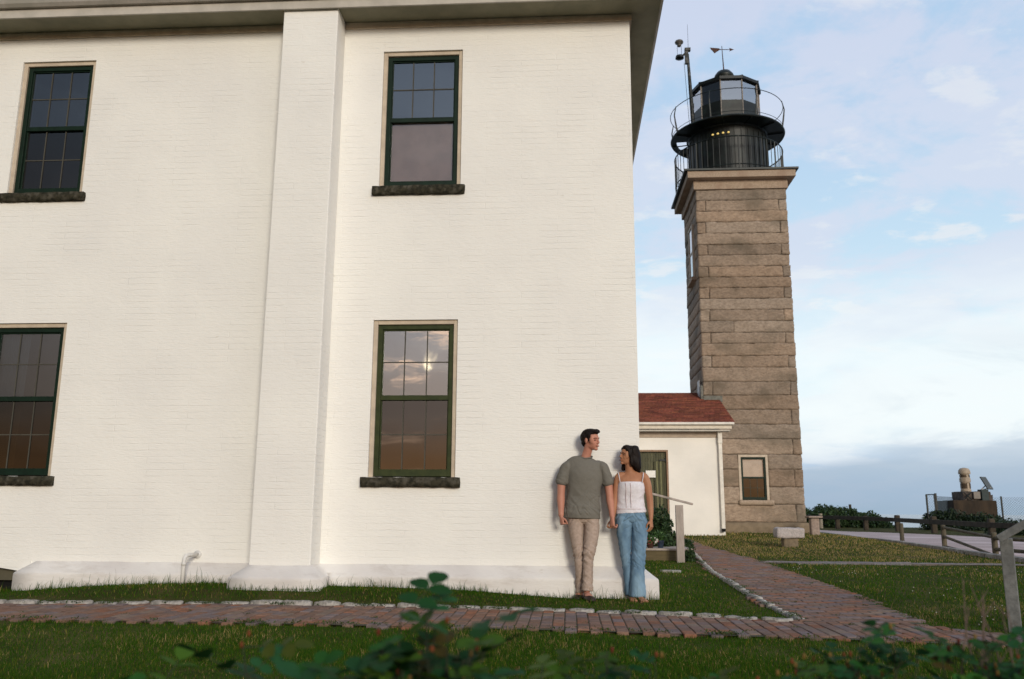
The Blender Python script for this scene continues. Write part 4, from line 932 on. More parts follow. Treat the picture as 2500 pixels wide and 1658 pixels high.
# ------------------------------------------------------------------ rose bushes in the foreground
def leaflet(b, c, d, n, L, w, col):
    d = d.normalized(); s_ = d.cross(n).normalized(); n = s_.cross(d)
    prof_ = [(0, 0), (.22, .75), (.5, 1.0), (.78, .72), (1.0, 0)]
    fold = .22; droop = .10; vs = []
    for t, ww in prof_: vs.append(c+d*(t*L)-n*(droop*L*t*t))
    for t, ww in prof_[1:-1]: vs.append(c+d*(t*L)+s_*(ww*w/2)+n*(fold*ww*w/2-droop*L*t*t))
    for t, ww in prof_[1:-1]: vs.append(c+d*(t*L)-s_*(ww*w/2)+n*(fold*ww*w/2-droop*L*t*t))
    b.add(vs, [(0, 5, 1), (1, 5, 6, 2), (2, 6, 7, 3), (3, 7, 4), (0, 1, 8), (1, 2, 9, 8), (2, 3, 10, 9), (3, 4, 10)], col)
RG = [(.020, .078, .014), (.028, .10, .016), (.010, .045, .010), (.050, .105, .010), (.024, .088, .030)]
M_rose = mat('rose leaf', (1, 1, 1), .65, (.8, .85, .8), 20, 4, attr=True, trans=.15, spec=.08)
M_bud = mat('rose bud', (1, 1, 1), .6, (.7, .6, .6), 30, attr=True)
def rose(x, y, h, label, tops, leafL=.036, extra=6, seed=1, spread=.16, tint=None):
    random.seed(seed); t = thing('rose_bush', label, 'rose bush', (x, y, gz(x, y)), 'wild rose bushes in the foreground')
    lf_, st_, bd_ = MB(), MB(), MB(); cols = tint or RG
    T = [Vector(p) for p in tops]
    for _ in range(extra):
        q = random.choice(tops); T.append(Vector((q[0]+random.gauss(0, spread), q[1]+random.gauss(0, spread*.5), q[2]-.012-abs(random.gauss(.03, .05)))))
    for p in T:
        a = Vector((x+random.uniform(-.08, .08), y+random.uniform(-.06, .06), -.03)); m = a.lerp(p, .55)+Vector((random.uniform(-.04, .04), random.uniform(-.04, .04), 0))
        P = [a, m, p.lerp(m, .3), p]; st_.tube(P, [.0035, .0025, .0018, .0012], 5)
        for k in range(6):
            u = 1-k*.07-random.random()*.03
            if u < 0: continue
            c = (P[1].lerp(P[3], max(0, (u-.55)/.45)))
            ang = random.uniform(0, 6.28); out = Vector((math.cos(ang), math.sin(ang), random.uniform(-.1, .6))).normalized()
            nn_ = Vector((random.gauss(0, .35), random.gauss(0, .35)-.25, 1)).normalized(); L_ = leafL*random.uniform(.8, 1.35)
            col = random.choice(cols); kk = random.uniform(.7, 1.3); col = tuple(v*kk for v in col)
            if random.random() < .06: col = random.choice([(.06, .075, .012), (.07, .055, .015), (.04, .06, .012)])
            e = c+out*(L_*2.4); st_.tube([c, e], [.0013, .0009], 4, False)
            sd2 = out.cross(nn_).normalized()
            for j in (.45, .85):
                for sg in (1, -1): leaflet(lf_, c.lerp(e, j), (sd2*sg+out*.45), nn_, L_*(.75+.3*j), L_*.78, col)
            leaflet(lf_, e, out, nn_, L_*1.1, L_*.85, col)
        if random.random() < .45:
            for _ in range(random.randint(1, 2)):
                cb_ = p+Vector((random.gauss(0, .012), random.gauss(0, .01), random.uniform(.0, .02))); lf_.ell(cb_, (.004, .004, .007), 6, col=random.choice([(.20, .06, .025), (.16, .035, .02), (.22, .13, .04)]))
    lf_.build('foliage', M_rose, t, smooth=True); st_.build('stems', mat('rose stem', (.035, .045, .02), .9, (.03, .03, .018), 20), t)
    if bd_.n: bd_.build('buds', M_bud, t, smooth=True)
    return t
rose(-.24, -8.1, .75, 'tall leafy rose bush in the foreground, in front of the lawn below the sunset window',
     [(-.285, -8.1, 0.773), (-.245, -8.08, 0.766), (-.325, -8.12, 0.721), (-.30, -8.1, 0.686), (-.205, -8.1, 0.741), (-.165, -8.1, 0.728), (-.23, -8.15, 0.706), (-.27, -8.15, 0.686), (-.19, -8.12, 0.676), (-.25, -8.2, 0.646), (-.14, -8.1, 0.676), (-.21, -8.2, 0.636), (-.30, -8.15, 0.646)], .036, 22, 44, .040)
rose(-.56, -8.0, .68, 'small sparse rose sprig in the foreground, left of the tall one', [(-.595, -8.0, 0.700), (-.55, -8.05, 0.655), (-.50, -8.05, 0.645)], .036, 1, 5, .03)
rose(-.80, -8.0, .64, 'low rose tips at the bottom edge, leftmost of the bushes', [(-.80, -8.0, 0.613), (-.755, -8.0, 0.617)], .036, 1, 6, .03)
rose(-.06, -8.0, .66, 'low yellowish rose bush right of the tall one', [(-.09, -8.0, 0.650), (-.05, -8.0, 0.646), (-.01, -8.0, 0.628), (-.12, -8.05, 0.633), (-.03, -8.05, 0.613)], .025, 10, 9, .04, [(.06, .12, .03), (.09, .13, .03), (.03, .09, .035)])
rose(.12, -7.8, .68, 'low rose bush with red tips in the foreground, in front of the couple', [(.03, -7.8, 0.643), (.075, -7.8, 0.668), (.12, -7.8, 0.633), (.17, -7.8, 0.646), (.10, -7.85, 0.608), (.05, -7.85, 0.618)], .025, 14, 12, .05)
rose(.36, -7.8, .65, 'low dark rose bush in front of the end of the brick walk', [(.30, -7.8, 0.617), (.36, -7.8, 0.612), (.41, -7.8, 0.622), (.447, -7.8, 0.650), (.34, -7.85, 0.592), (.45, -7.8, 0.612), (.25, -7.8, 0.602)], .025, 16, 15, .05)
rose(.62, -7.7, .68, 'dark rose bush under a single raised yellow green leaf', [(.654, -7.75, .700), (.53, -7.7, .655), (.58, -7.7, .650), (.62, -7.7, .64), (.68, -7.7, .655), (.56, -7.75, .63), (.72, -7.7, .665)], .025, 22, 18, .06)
rose(.86, -7.7, .70, 'dense dark rose bush at the foot of the grey handrail, with bare twigs', [(.76, -7.7, 0.685), (.80, -7.7, 0.675), (.86, -7.7, 0.675), (.92, -7.7, 0.680), (.97, -7.7, 0.685), (.83, -7.75, 0.645), (.90, -7.75, 0.645), (1.02, -7.7, 0.665)], .025, 36, 21, .07)
random.seed(33); tw = MB()
for k in range(9):
    a = Vector((.90+random.uniform(-.08, .1), -7.62, .2)); e = Vector((random.uniform(.82, 1.05), -7.6+random.uniform(-.05, .05), random.uniform(.72, .80))); m = a.lerp(e, .5)+Vector((random.uniform(-.04, .04), 0, 0))
    tw.tube([a, m, m.lerp(e, .6)+Vector((random.uniform(-.015, .015), 0, 0)), e], [.0035, .003, .002, .001], 5)
    for _ in range(2): c = m.lerp(e, random.random()); tw.tube([c, c+Vector((random.uniform(-.05, .05), 0, random.uniform(.01, .05)))], [.0016, .0008], 4)
tag(center(tw.build('dry_twigs', mat('dry twig', (.17, .12, .09), .9, (.10, .07, .055), 30))), 'bare brown twigs standing up among the leaves before the grey handrail', 'twigs')

# ------------------------------------------------------------------ grass
rg = np.random.default_rng(11)
PF = np.array(POLY_F); 
def inpoly_np(x, y, P):
    c = np.zeros(len(x), bool); j = len(P)-1
    for i in range(len(P)):
        xi, yi = P[i]; xj, yj = P[j]
        k = ((yi > y) != (yj > y)) & (x < (xj-xi)*(y-yi)/((yj-yi) or 1e-9)+xi); c ^= k; j = i
    return c
def gz_np(x, y): return np.array([gz(a, b_) for a, b_ in zip(x, y)])
from mathutils.noise import noise as nz3
def grass(name, n, xr, yr, dmin, dmax, h, wfac, label_kind='stuff', dens_pow=2.0, cov=None, seed=1, keep=None):
    # sample in polar coordinates about the walk so that nearer lawn gets more blades
    rg = np.random.default_rng(seed)
    x = []; y = []
    m = n*3
    u = rg.random(m); d = 1/((1/dmin)*(1-u)+(1/dmax)*u); th = rg.uniform(R(-46), R(42), m)
    X = d*np.tan(th); Y = d-9.6
    k = (X > xr[0]) & (X < xr[1]) & (Y > yr[0]) & (Y < yr[1])
    # stay off the paths, the house and road
    jit = .042
    X1_, Y1_ = X+rg.normal(0, jit, m), Y+rg.normal(0, jit, m)
    for P in (POLY_F, POLY_R, POLY_X, ROAD): k &= ~inpoly_np(X1_, Y1_, P)
    k &= ~((X < .955) & (X > -6.1) & (Y > -.165)); k &= ~((X < .8) & (Y > -.02)); k &= ~((X > PX0-.16) & (X < PX1+.16) & (Y > PY-.165) & (Y < 0))
    k &= ~((X > .8) & (X < 4.4) & (Y > 14.98)); k &= ~((X > 4.1) & (X < 7.35) & (Y > 17.2)); k &= ~((X > .8) & (X < 2.1) & (Y > 5.5) & (Y < 6.85))
    if keep is not None: k &= keep(X, Y)
    X, Y, d = X[k][:n], Y[k][:n], d[k][:n]; n = len(X)
    Z = gz_np(X, Y)-.008
    ph = rg.uniform(0, 2*np.pi, n); lean = rg.gamma(2, .18, n); hh = h*(rg.gamma(6, 1/6, n)); ww = wfac*d*rg.uniform(.7, 1.3, n)
    hh = np.maximum(hh, .0022*d)
    pn = np.array([nz3((a*.8, b_*.8, 0))+.5*nz3((a*2.6, b_*2.6, 3)) for a, b_ in zip(X, Y)])
    hh *= 1+.55*pn
    dirx, diry = np.cos(ph), np.sin(ph); wx, wy = np.cos(ph+rg.normal(1.57, .6, n)), np.sin(ph+1.57)
    # width faces the path mostly
    wx = np.cos(rg.uniform(-1.0, 1.0, n)); wy = np.sin(rg.uniform(-1.0, 1.0, n))
    V = np.empty((n, 5, 3)); 
    b0 = np.stack([X, Y, Z], 1); wv_ = np.stack([wx*ww/2, wy*ww/2, np.zeros(n)], 1)
    mid = b0+np.stack([dirx*lean*hh*.35, diry*lean*hh*.35, hh*.6], 1); tip = b0+np.stack([dirx*lean*hh, diry*lean*hh, hh*np.cos(np.minimum(lean, 1.2)*.6)], 1)
    V[:, 0] = b0-wv_; V[:, 1] = b0+wv_; V[:, 2] = mid+wv_*.8; V[:, 3] = mid-wv_*.8; V[:, 4] = tip
    base = np.arange(n)[:, None]*5
    loops = np.concatenate([base+np.array([[0, 1, 2, 3]]), base+np.array([[3, 2, 4]])], 1).ravel()
    starts = (np.arange(n)[:, None]*7+np.array([[0, 4]])).ravel(); tot = np.tile([4, 3], n)
    me = bpy.data.meshes.new(name); me.vertices.add(n*5); me.vertices.foreach_set('co', V.ravel()); me.loops.add(n*7); me.loops.foreach_set('vertex_index', loops.astype(np.int32))
    me.polygons.add(n*2); me.polygons.foreach_set('loop_start', starts.astype(np.int32)); me.polygons.foreach_set('loop_total', tot.astype(np.int32))
    me.update(calc_edges=True)
    g1_, g2_, dry, yel = np.array([.050, .108, .008]), np.array([.027, .072, .006]), np.array([.36, .26, .11]), np.array([.19, .17, .028])
    t = rg.random((n, 1)); col = g1_*t+g2_*(1-t)
    # dry zones: the strip before the bench and lighthouse, specks all over
    zone = np.exp(-((Y-9.0)/3.2)**2)*(X > 2.4)*1.0+np.clip((Y-8)/5, 0, 1)*.6+.02
    pdry = np.clip(zone+pn*.45, .03, .85)[:, None]
    r = rg.random((n, 1)); col = np.where(r < pdry*.75, dry*rg.uniform(.6, 1.2, (n, 1)), col); r = rg.random((n, 1)); col = np.where(r < .08, yel*rg.uniform(.6, 1.1, (n, 1)), col)
    col = col*rg.uniform(.7, 1.3, (n, 1))
    c4 = np.ones((n, 5, 4), np.float32); c4[:, :, :3] = col[:, None, :]
    ca = me.color_attributes.new('Col', 'FLOAT_COLOR', 'POINT'); ca.data.foreach_set('color', c4.ravel())
    me.materials.append(mat('grass blade', (1, 1, 1), .8, (.9, .95, .9), 3, 3, attr=True, trans=.3, spec=.05))
    o = bpy.data.objects.new(name, me); C.objects.link(o); return tag(o, kind='stuff')
grass('lawn_grass', 520000, (-9.5, 16), (-5.6, 40), 3.9, 40, .026, .00050, seed=2)
# taller seed heads and tufts along the plinth
def near_wall(X, Y): return ((Y > -.42+.2*np.sin(X*7)*.3) & (Y < -.16) & (X < .96)) | ((X > PX0-.4) & (X < PX1+.35) & (Y < PY-.16) & (Y > PY-.32)) | ((X > .95) & (X < 1.12) & (Y > -.2) & (Y < 4))
grass('tall_grass', 5200, (-7.5, 1.3), (-.8, 4), 8.6, 9.8, .078, .00040, seed=5, keep=near_wall)
# white clover dots in the right lawn
cd = MB(); rr = random.Random(4)
for _ in range(240):
    x, y = rr.uniform(3.3, 7.6), rr.uniform(-3, 4.8)
    if x < 3.3 or nz3((x*.7, y*.7, 5)) < .0: continue
    z = gz(x, y)+rr.uniform(.02, .035); cd.ell((x, y, z), (.007, .007, .006), 6)
if cd.n: tag(cd.build('clover_flowers', mat('clover white', (.45, .43, .36), .8)), kind='stuff')
# weeds creeping over the edging stones and in the joints
wd = MB(); rr = random.Random(9); random.seed(9)
for _ in range(95):
    q = lerp_path(CURB, rr.uniform(0, 9.6)) if rr.random() < .7 else lerp_path(CURB2, rr.uniform(0, 8))
    if not q: continue
    x, y, a = q; s_ = rr.uniform(.02, .06); sg = -1 if rr.random() < .7 else 1
    P = [Vector((x+rr.gauss(0, s_), y+sg*.055+rr.gauss(0, .014), gz(x, y)+.03+abs(rr.gauss(0, .012)))) for _ in range(int(600*s_))]; leaf_quads(wd, P, .012, [(.04, .08, .018), (.055, .09, .022)], .8)
for _ in range(70):      # tufts in the joints and over the brick edges
    P_ = rr.choice((NEAR, NEAR, RIGHT[1:])); q = lerp_path(P_, rr.uniform(0, 11))
    if not q: continue
    x, y, a = q; P = [Vector((x+rr.gauss(0, .05), y+rr.gauss(0, .035), gz(x, y)+.028+abs(rr.gauss(0, .010)))) for _ in range(rr.randint(10, 40))]; leaf_quads(wd, P, .014, [(.05, .09, .015), (.09, .085, .02), (.035, .07, .012)], .8)
for _ in range(46):
    x, y = rr.uniform(-6, 3), rr.uniform(-2.6, -1.3)
    if rr.random() < .5: x, y = rr.uniform(2.0, 3.2), rr.uniform(-2, 7)
    if not (inpoly(x, y, POLY_F) or inpoly(x, y, POLY_R)): continue
    P = [Vector((x+rr.gauss(0, .018), y+rr.gauss(0, .018), gz(x, y)+.026+abs(rr.gauss(0, .004)))) for _ in range(rr.randint(5, 22))]; leaf_quads(wd, P, .010, [(.05, .08, .015), (.07, .075, .02)], .8)
tag(wd.build('weeds', M_leaf), kind='stuff')

# ------------------------------------------------------------------ people
def crom(P, n=6):
    P = [np.array(p, float) for p in P]; P = [2*P[0]-P[1]]+P+[2*P[-1]-P[-2]]; out = []
    for i in range(1, len(P)-2):
        for k in range(n):
            t = k/n; p0, p1, p2, p3 = P[i-1:i+3]
            out.append(.5*((2*p1)+(-p0+p2)*t+(2*p0-5*p1+4*p2-p3)*t*t+(-p0+3*p1-3*p2+p3)*t**3))
    out.append(P[-2]); return out
def etube(b, pts, lat=(1, 0, 0), n=20, sub=6, f0=False, f1=False):
    Q = crom([p if len(p) == 5 else (*p, p[-1]) for p in pts], sub); rings = []
    # rounded end caps
    d0 = Q[0][:3]-Q[1][:3]; d0 /= np.linalg.norm(d0)+1e-9; d1 = Q[-1][:3]-Q[-2][:3]; d1 /= np.linalg.norm(d1)+1e-9
    def capn(q, d, rev):
        o = []
        for s_, f in ((.30, .92), (.55, .70), (.68, .38)):
            r = min(q[3], q[4]); o.append(np.array([*(q[:3]+d*r*s_*.8), q[3]*f, q[4]*f]))
        return o[::-1] if rev else o
    Q = ([] if f0 else capn(Q[0], d0, True))+Q+([] if f1 else capn(Q[-1], d1, False)); L_ = Vector(lat); vs = []
    for i, q in enumerate(Q):
        d = Vector(Q[min(i+1, len(Q)-1)][:3])-Vector(Q[max(i-1, 0)][:3])
        if d.length < 1e-7: d = Vector((0, 0, 1))
        d.normalize(); a = (L_-d*L_.dot(d)).normalized(); c = d.cross(a)
        for k in range(n):
            t = 2*math.pi*k/n; vs.append(Vector(q[:3])+a*(math.cos(t)*max(q[3], .0008))+c*(math.sin(t)*max(q[4], .0008)))
    m = len(Q); fs_ = [(i*n+k, i*n+(k+1) % n, (i+1)*n+(k+1) % n, (i+1)*n+k) for i in range(m-1) for k in range(n)]
    fs_.append(tuple(range(n))[::-1]); fs_.append(tuple((m-1)*n+k for k in range(n))); b.add(vs, fs_)
def cr(p, f, st_=(1, 1, 1), seed=0, w=.09):
    v = noise.noise(Vector((p.x*f*st_[0]+seed, p.y*f*st_[1]+seed*.3, p.z*f*st_[2]))); return -math.exp(-(v/w)**2)
def fuse(b, name, m, parent, vox=.006, sm=6, disp=None):
    if isinstance(b, list):     # pieces that press against each other but stay distinct folds of one garment
        os_ = [fuse(q_, name, m, parent, vox, sm, disp) for q_ in b]; V_, F_2 = [], []
        for o in os_:
            k0 = len(V_); V_ += [tuple(v.co) for v in o.data.vertices]; F_2 += [tuple(k0+i for i in f.vertices) for f in o.data.polygons]
            d_ = o.data; bpy.data.objects.remove(o); bpy.data.meshes.remove(d_)
        nm = bpy.data.meshes.new(name); nm.from_pydata(V_, [], F_2); nm.polygons.foreach_set('use_smooth', [True]*len(nm.polygons)); nm.materials.append(m); nm.update()
        o = bpy.data.objects.new(name, nm); C.objects.link(o); o.parent = parent; return o
    me = bpy.data.meshes.new(name); me.from_pydata([tuple(v) for v in b.v], [], b.f); o = bpy.data.objects.new(name, me); C.objects.link(o)
    r = o.modifiers.new('r', 'REMESH'); r.mode = 'VOXEL'; r.voxel_size = vox; r.use_smooth_shade = True
    if sm: s_ = o.modifiers.new('s', 'SMOOTH'); s_.factor = .5; s_.iterations = sm
    dg = bpy.context.evaluated_depsgraph_get(); nm = bpy.data.meshes.new_from_object(o.evaluated_get(dg)); bpy.data.objects.remove(o); bpy.data.meshes.remove(me)
    n = len(nm.vertices); co = np.empty(n*3); nm.vertices.foreach_get('co', co); co = co.reshape(-1, 3)
    if disp:
        no = np.empty(n*3); nm.vertices.foreach_get('normal', no); no = no.reshape(-1, 3)
        dd = np.array([disp(Vector(p), Vector(q)) for p, q in zip(co, no)]); co = co+no*dd[:, None]
    off = np.array(parent['_w']); nm.vertices.foreach_set('co', (co-off).ravel()); nm.name = name
    nm.polygons.foreach_set('use_smooth', [True]*len(nm.polygons)); nm.materials.clear(); nm.materials.append(m); nm.update()
    o = bpy.data.objects.new(name, nm); C.objects.link(o); o.parent = parent; return o
def lframe(center_, yaw, pitch, roll, sc):
    M = Matrix.Translation(center_) @ Matrix.Rotation(yaw, 4, 'Z') @ Matrix.Rotation(-pitch, 4, 'Y') @ Matrix.Rotation(roll, 4, 'X') @ Matrix.Scale(sc, 4); return M
def lell(b, M, c, r, rot=None):
    q = MB(); q.ell(c, r, 20, rot); b.add([M @ Vector(v) for v in q.v], q.f)
def ltube(b, M, pts, lat=(0, 1, 0), n=12):
    q = MB(); etube(q, pts, lat, n, 4); b.add([M @ Vector(v) for v in q.v], q.f)
def head(b, M, female=False):
    lell(b, M, (-.016, 0, .030), (.098, .076, .090)); lell(b, M, (.020, 0, .02), (.072, .066, .080))
    lell(b, M, (.030, 0, -.042), (.060, .056 if not female else .052, .070)); lell(b, M, (.012, 0, -.068), (.062, .056 if not female else .047, .040))
    lell(b, M, (.064, 0, -.101), (.023, .025 if not female else .019, .018)); lell(b, M, (.078, 0, .018), (.018, .048, .012))
    for s_ in (1, -1):
        lell(b, M, (.052, s_*.034, -.032), (.026, .022, .028)); lell(b, M, (-.012, s_*.077, -.008), (.019, .010, .031)); lell(b, M, (.094, s_*.011, -.038), (.011, .009, .008))
        lell(b, M, (.040, s_*.052, .005), (.030, .018, .05))
    ltube(b, M, [(.082, 0, .012, .008, .010), (.094, 0, -.012, .009, .011), (.105, 0, -.032, .0105, .012)])
    lell(b, M, (.088, 0, -.0645), (.012, .023, .0055)); lell(b, M, (.087, 0, -.0755), (.011, .019, .0065))
def face_parts(M, parent, browc, lipc, female=False, smile=True):
    # eyes, brows, lips as small meshes on the face
    for s_ in (1, -1):
        b = MB(); lell(b, M, (.0755, s_*.031, -.004), (.0095, .0125, .0062)); b.build('eye', mat('eye dark', (.03, .02, .015), .3, (.10, .08, .07), 200), parent, smooth=True)
        b = MB(); ltube(b, M, [(.093, s_*.012, .014, .0035, .004), (.089, s_*.032, .020, .0035, .005), (.074, s_*.052, .014, .003, .003)], (0, 0, 1), 8); b.build('eyebrow', browc, parent, smooth=True)
    b = MB(); ltube(b, M, [(.084, -.024, -.064 if smile else -.068, .003, .003), (.098, -.010, -.070, .004, .004), (.100, 0, -.0705, .0045, .0045), (.098, .010, -.070, .004, .004), (.084, .024, -.064 if smile else -.068, .003, .003)], (0, 0, 1), 8); b.build('lips', lipc, parent, smooth=True)
def hand(b, w, d, nrm, curl, sc=1.0, spread=.0, thumb=.6, cv=(0, .05, .02, .1)):
    w, d, nrm = Vector(w), Vector(d).normalized(), Vector(nrm); nrm = (nrm-d*nrm.dot(d)).normalized(); t = thumb_side = None
    t = d.cross(nrm)*HS
    q = lambda a, c_, e: w+d*a*sc+t*c_*sc+nrm*e*sc
    L3 = lambda v, rx, ry: (v.x, v.y, v.z, rx*sc, ry*sc)
    etube(b, [L3(q(-.03, 0, 0), .025, .021), L3(q(.01, 0, 0), .029, .019), L3(q(.05, .001, 0), .040, .016), L3(q(.082, 0, .0), .041, .014)], tuple(t), 16)
    for i, (o, l, r) in enumerate(((.031, .042, .0090), (.011, .047, .0094), (-.010, .043, .0090), (-.029, .034, .0080))):
        p = q(.078, o, .0); a = 0.25; pts = [L3(q(.06, o, 0), r, r), L3(p, r, r)]
        for s_, f in enumerate((1.0, .62, .48)):
            a += curl[s_]*(1+cv[i]); dr_ = d*math.cos(a)+nrm*math.sin(a)+t*spread*(1.5-i)*.1; p = p+dr_*l*f*sc; rr_ = r*(1-.08*(s_+1)); pts.append(L3(p, rr_, rr_))
        etube(b, pts, tuple(t), 10, 4)
    p = q(.018, .024, .004); d1 = (d*.62+t*.62+nrm*.45).normalized(); p1 = p+d1*.040*sc; d2 = (d*.85+t*(.25-.3*thumb)+nrm*.5).normalized(); p2 = p1+d2*.030*sc; p3 = p2+(d*.9+nrm*.5-t*.3*thumb).normalized()*.024*sc
    etube(b, [L3(p, .014, .013), L3(p1, .0115, .0115), L3(p2, .0105, .0100), L3(p3, .0085, .008)], tuple(t), 10, 4)
HS = 1
def wr(p, f, st_=(1, 1, 1), seed=0):
    v = noise.noise(Vector((p.x*f*st_[0]+seed, p.y*f*st_[1], p.z*f*st_[2]))); return 1-abs(v)*2.2
M_skinm = mat('ruddy skin', (.50, .235, .165), .5, (.44, .195, .135), 9, 5, .0004, 300, spec=.18)
M_skinw = mat('tanned skin', (.42, .205, .115), .5, (.36, .165, .09), 9, 5, .0004, 300, spec=.18)
M_hair = mat('near black brown hair', (.011, .006, .0045), .6, (.006, .0035, .003), 60, 4, .0006, 160, stretch=(1, 1, .2), spec=.18)
M_tee = mat('heather grey knit', (.185, .172, .145), .95, (.135, .127, .108), 260, 3, .001, 300)
M_chino = mat('pinkish khaki twill', (.42, .325, .265), .9, (.34, .26, .21), 40, 6, .0008, 250)
M_denim = mat('light blue denim', (.165, .27, .37), .9, (.105, .185, .27), 14, 7, .0008, 300, third=(.26, .38, .47), tscale=4, stretch=(1, 1, .5))
M_camis = mat('white cotton', (.74, .71, .74), .85, (.66, .63, .66), 50, 4, .0012, 150)
M_lace = mat('pinkish lace trim', (.46, .34, .34), .9, (.6, .5, .5), 180, 2)

# --- man
man = thing('person', 'man in grey tee shirt and khaki trousers leaning on the wall, facing the woman', 'person', (.16, -.2, .03))
HM = lframe((.252, -.185, 1.712), R(-36), R(-1), R(3), .98)
b = MB()
etube(b, [(.16, -.15, .92, .12, .07), (.165, -.15, 1.08, .13, .085), (.178, -.15, 1.28, .15, .09), (.18, -.145, 1.39, .135, .075), (.185, -.145, 1.46, .08, .05)])
etube(b, [(.184, -.145, 1.46, .060, .055), (.196, -.15, 1.53, .052, .054), (.214, -.16, 1.59, .048, .052), (.234, -.17, 1.66, .050, .056)])
head(b, HM)
etube(b, [(.05, -.145, 1.40, .050, .050), (-.030, -.15, 1.345, .052, .054), (-.068, -.155, 1.26, .047, .050), (-.078, -.165, 1.14, .042, .044), (-.080, -.175, 1.06, .043, .042), (-.079, -.20, .97, .034, .035), (-.078, -.225, .90, .029, .027)])
etube(b, [(.31, -.145, 1.40, .050, .050), (.390, -.15, 1.345, .052, .054), (.430, -.155, 1.25, .047, .050), (.444, -.165, 1.14, .042, .044), (.450, -.18, 1.06, .041, .042), (.460, -.21, .97, .033, .034), (.467, -.235, .89, .028, .027)])
HS = 1; hand(b, (-.077, -.227, .885), (.12, -.12, -1), (.85, .45, .1), (1.4, 1.5, 1.2), .96, 0, 1.4)
HS = -1; hand(b, (.466, -.238, .875), (-.03, -.08, -1), (.78, .55, 0), (.75, 1.1, .8), .98)
# legs and feet
etube(b, [(.08, -.15, .88, .055, .06), (.09, -.18, .66, .045, .048), (.106, -.19, .50, .032, .036), (.110, -.185, .30, .030, .032), (.118, -.155, .12, .030, .034), (.12, -.15, .075, .032, .035)])
etube(b, [(.25, -.15, .88, .055, .06), (.235, -.19, .66, .045, .048), (.208, -.245, .50, .032, .036), (.198, -.265, .30, .030, .032), (.188, -.285, .15, .030, .034), (.187, -.285, .09, .033, .040)])
etube(b, [(.182, -.265, .085, .030, .034), (.196, -.33, .088, .036, .030), (.213, -.39, .070, .040, .022), (.225, -.44, .058, .034, .016)])
etube(b, [(.125, -.14, .075, .028, .03), (.10, -.20, .075, .034, .026), (.085, -.25, .06, .034, .018)])
fuse(b, 'body', M_skinm, man, .0042, 3)
face_parts(HM, man, M_hair, mat('lips red', (.36, .13, .10), .5), smile=True)
b = MB(); ltube(b, HM, [(.0925, -.014, -.0695, .0022, .002), (.0995, 0, -.0700, .0024, .003), (.0925, .014, -.0695, .0022, .002)], (0, 0, 1), 8); b.build('teeth', mat('teeth', (.7, .66, .6), .4), man, smooth=True)
b = MB()
lell(b, HM, (-.050, 0, .030), (.077, .083, .086)); lell(b, HM, (-.010, 0, .078), (.098, .074, .050)); lell(b, HM, (.062, .004, .092), (.046, .056, .028)); lell(b, HM, (.092, .0, .088), (.020, .042, .018))
lell(b, HM, (-.078, 0, -.020), (.036, .060, .060))
for s_ in (1, -1): lell(b, HM, (.012, s_*.070, .045), (.034, .016, .036)); lell(b, HM, (.020, s_*.073, .015), (.013, .009, .034)); lell(b, HM, (-.045, s_*.072, .015), (.03, .016, .055))
fuse(b, 'hair', M_hair, man, .0045, 3, lambda p, n: .002*noise.noise(p*60)+.0025*noise.noise(Vector((p.x*160, p.y*160, p.z*60))))
b = MB()
etube(b, [(.147, -.154, .868, .199, .122), (.150, -.154, .95, .192, .120), (.162, -.152, 1.08, .178, .108), (.172, -.152, 1.20, .183, .115), (.181, -.150, 1.32, .198, .124), (.183, -.146, 1.40, .203, .110), (.184, -.145, 1.452, .212, .096), (.185, -.146, 1.482, .198, .084), (.187, -.148, 1.503, .160, .074), (.190, -.150, 1.519, .108, .067), (.192, -.152, 1.529, .078, .062)], n=40, f0=True, f1=True)
etube(b, [(.05, -.145, 1.42, .070, .080), (-.012, -.148, 1.412, .066, .076), (-.050, -.155, 1.33, .064, .072), (-.073, -.155, 1.250, .070, .074)], n=24, f1=True)
etube(b, [(.315, -.145, 1.42, .070, .080), (.374, -.148, 1.412, .065, .076), (.411, -.155, 1.33, .062, .072), (.431, -.158, 1.243, .067, .072)], n=24, f1=True)
def teef(p, n):
    low = ss(1.25, .92, p.z); d = .008*wr(p, 5.5, (1.0, 1, 2.0), 2)*(.15+low)+.005*wr(Vector((p.x+p.z*.55, p.y, p.z-p.x*.3)), 8, (1, 1, .8), 5)*(.4+.6*low)+.002*noise.noise(p*22)
    if p.x < .0 or p.x > .37: d += .004*wr(Vector((p.x+p.z*.8, p.y, p.z)), 16, (1, 1, 1.2), 8)
    d += .007*cr(Vector((p.x+p.z*.5, p.y, p.z-p.x*.4)), 6.5, (1, 1, 1), 4)*(.15+.85*low)+.007*cr(Vector((p.x*.8, p.y, p.z+abs(p.x-.17)*.9)), 9, (.6, 1, 1.5), 11)*low
    return (d-.003)*ss(.872, .93, p.z)*(1-.7*ss(1.44, 1.5, p.z))
fuse(b, 'tee_shirt', M_tee, man, .006, 14, teef)
b = MB(); b.tube([(.194+.070*math.cos(a), -.155+.062*math.sin(a), 1.526+.016*math.sin(a)+.006*abs(math.cos(a))) for a in np.linspace(0, 2*math.pi, 33)], .0085, 8, False); b.build('collar', M_tee, man, smooth=True)
for nm_, c_, rx, ry in (('sleeve_hem', (-.074, -.155, 1.254), .0665, .070), ('sleeve_hem', (.432, -.158, 1.247), .0635, .068)):
    b = MB(); etube(b, [(c_[0]+(.004 if c_[0] < 0 else -.004), c_[1], c_[2]+.013, rx, ry), (*c_, rx+.001, ry+.001)], n=28); b.build(nm_, M_tee, man, smooth=True)
b = MB()
etube(b, [(.155, -.15, 1.0, .140, .085), (.160, -.15, .90, .160, .092), (.165, -.153, .86, .163, .090), (.166, -.150, .845, .15, .07)], n=36)
b1 = b; b = MB(); b2_ = b
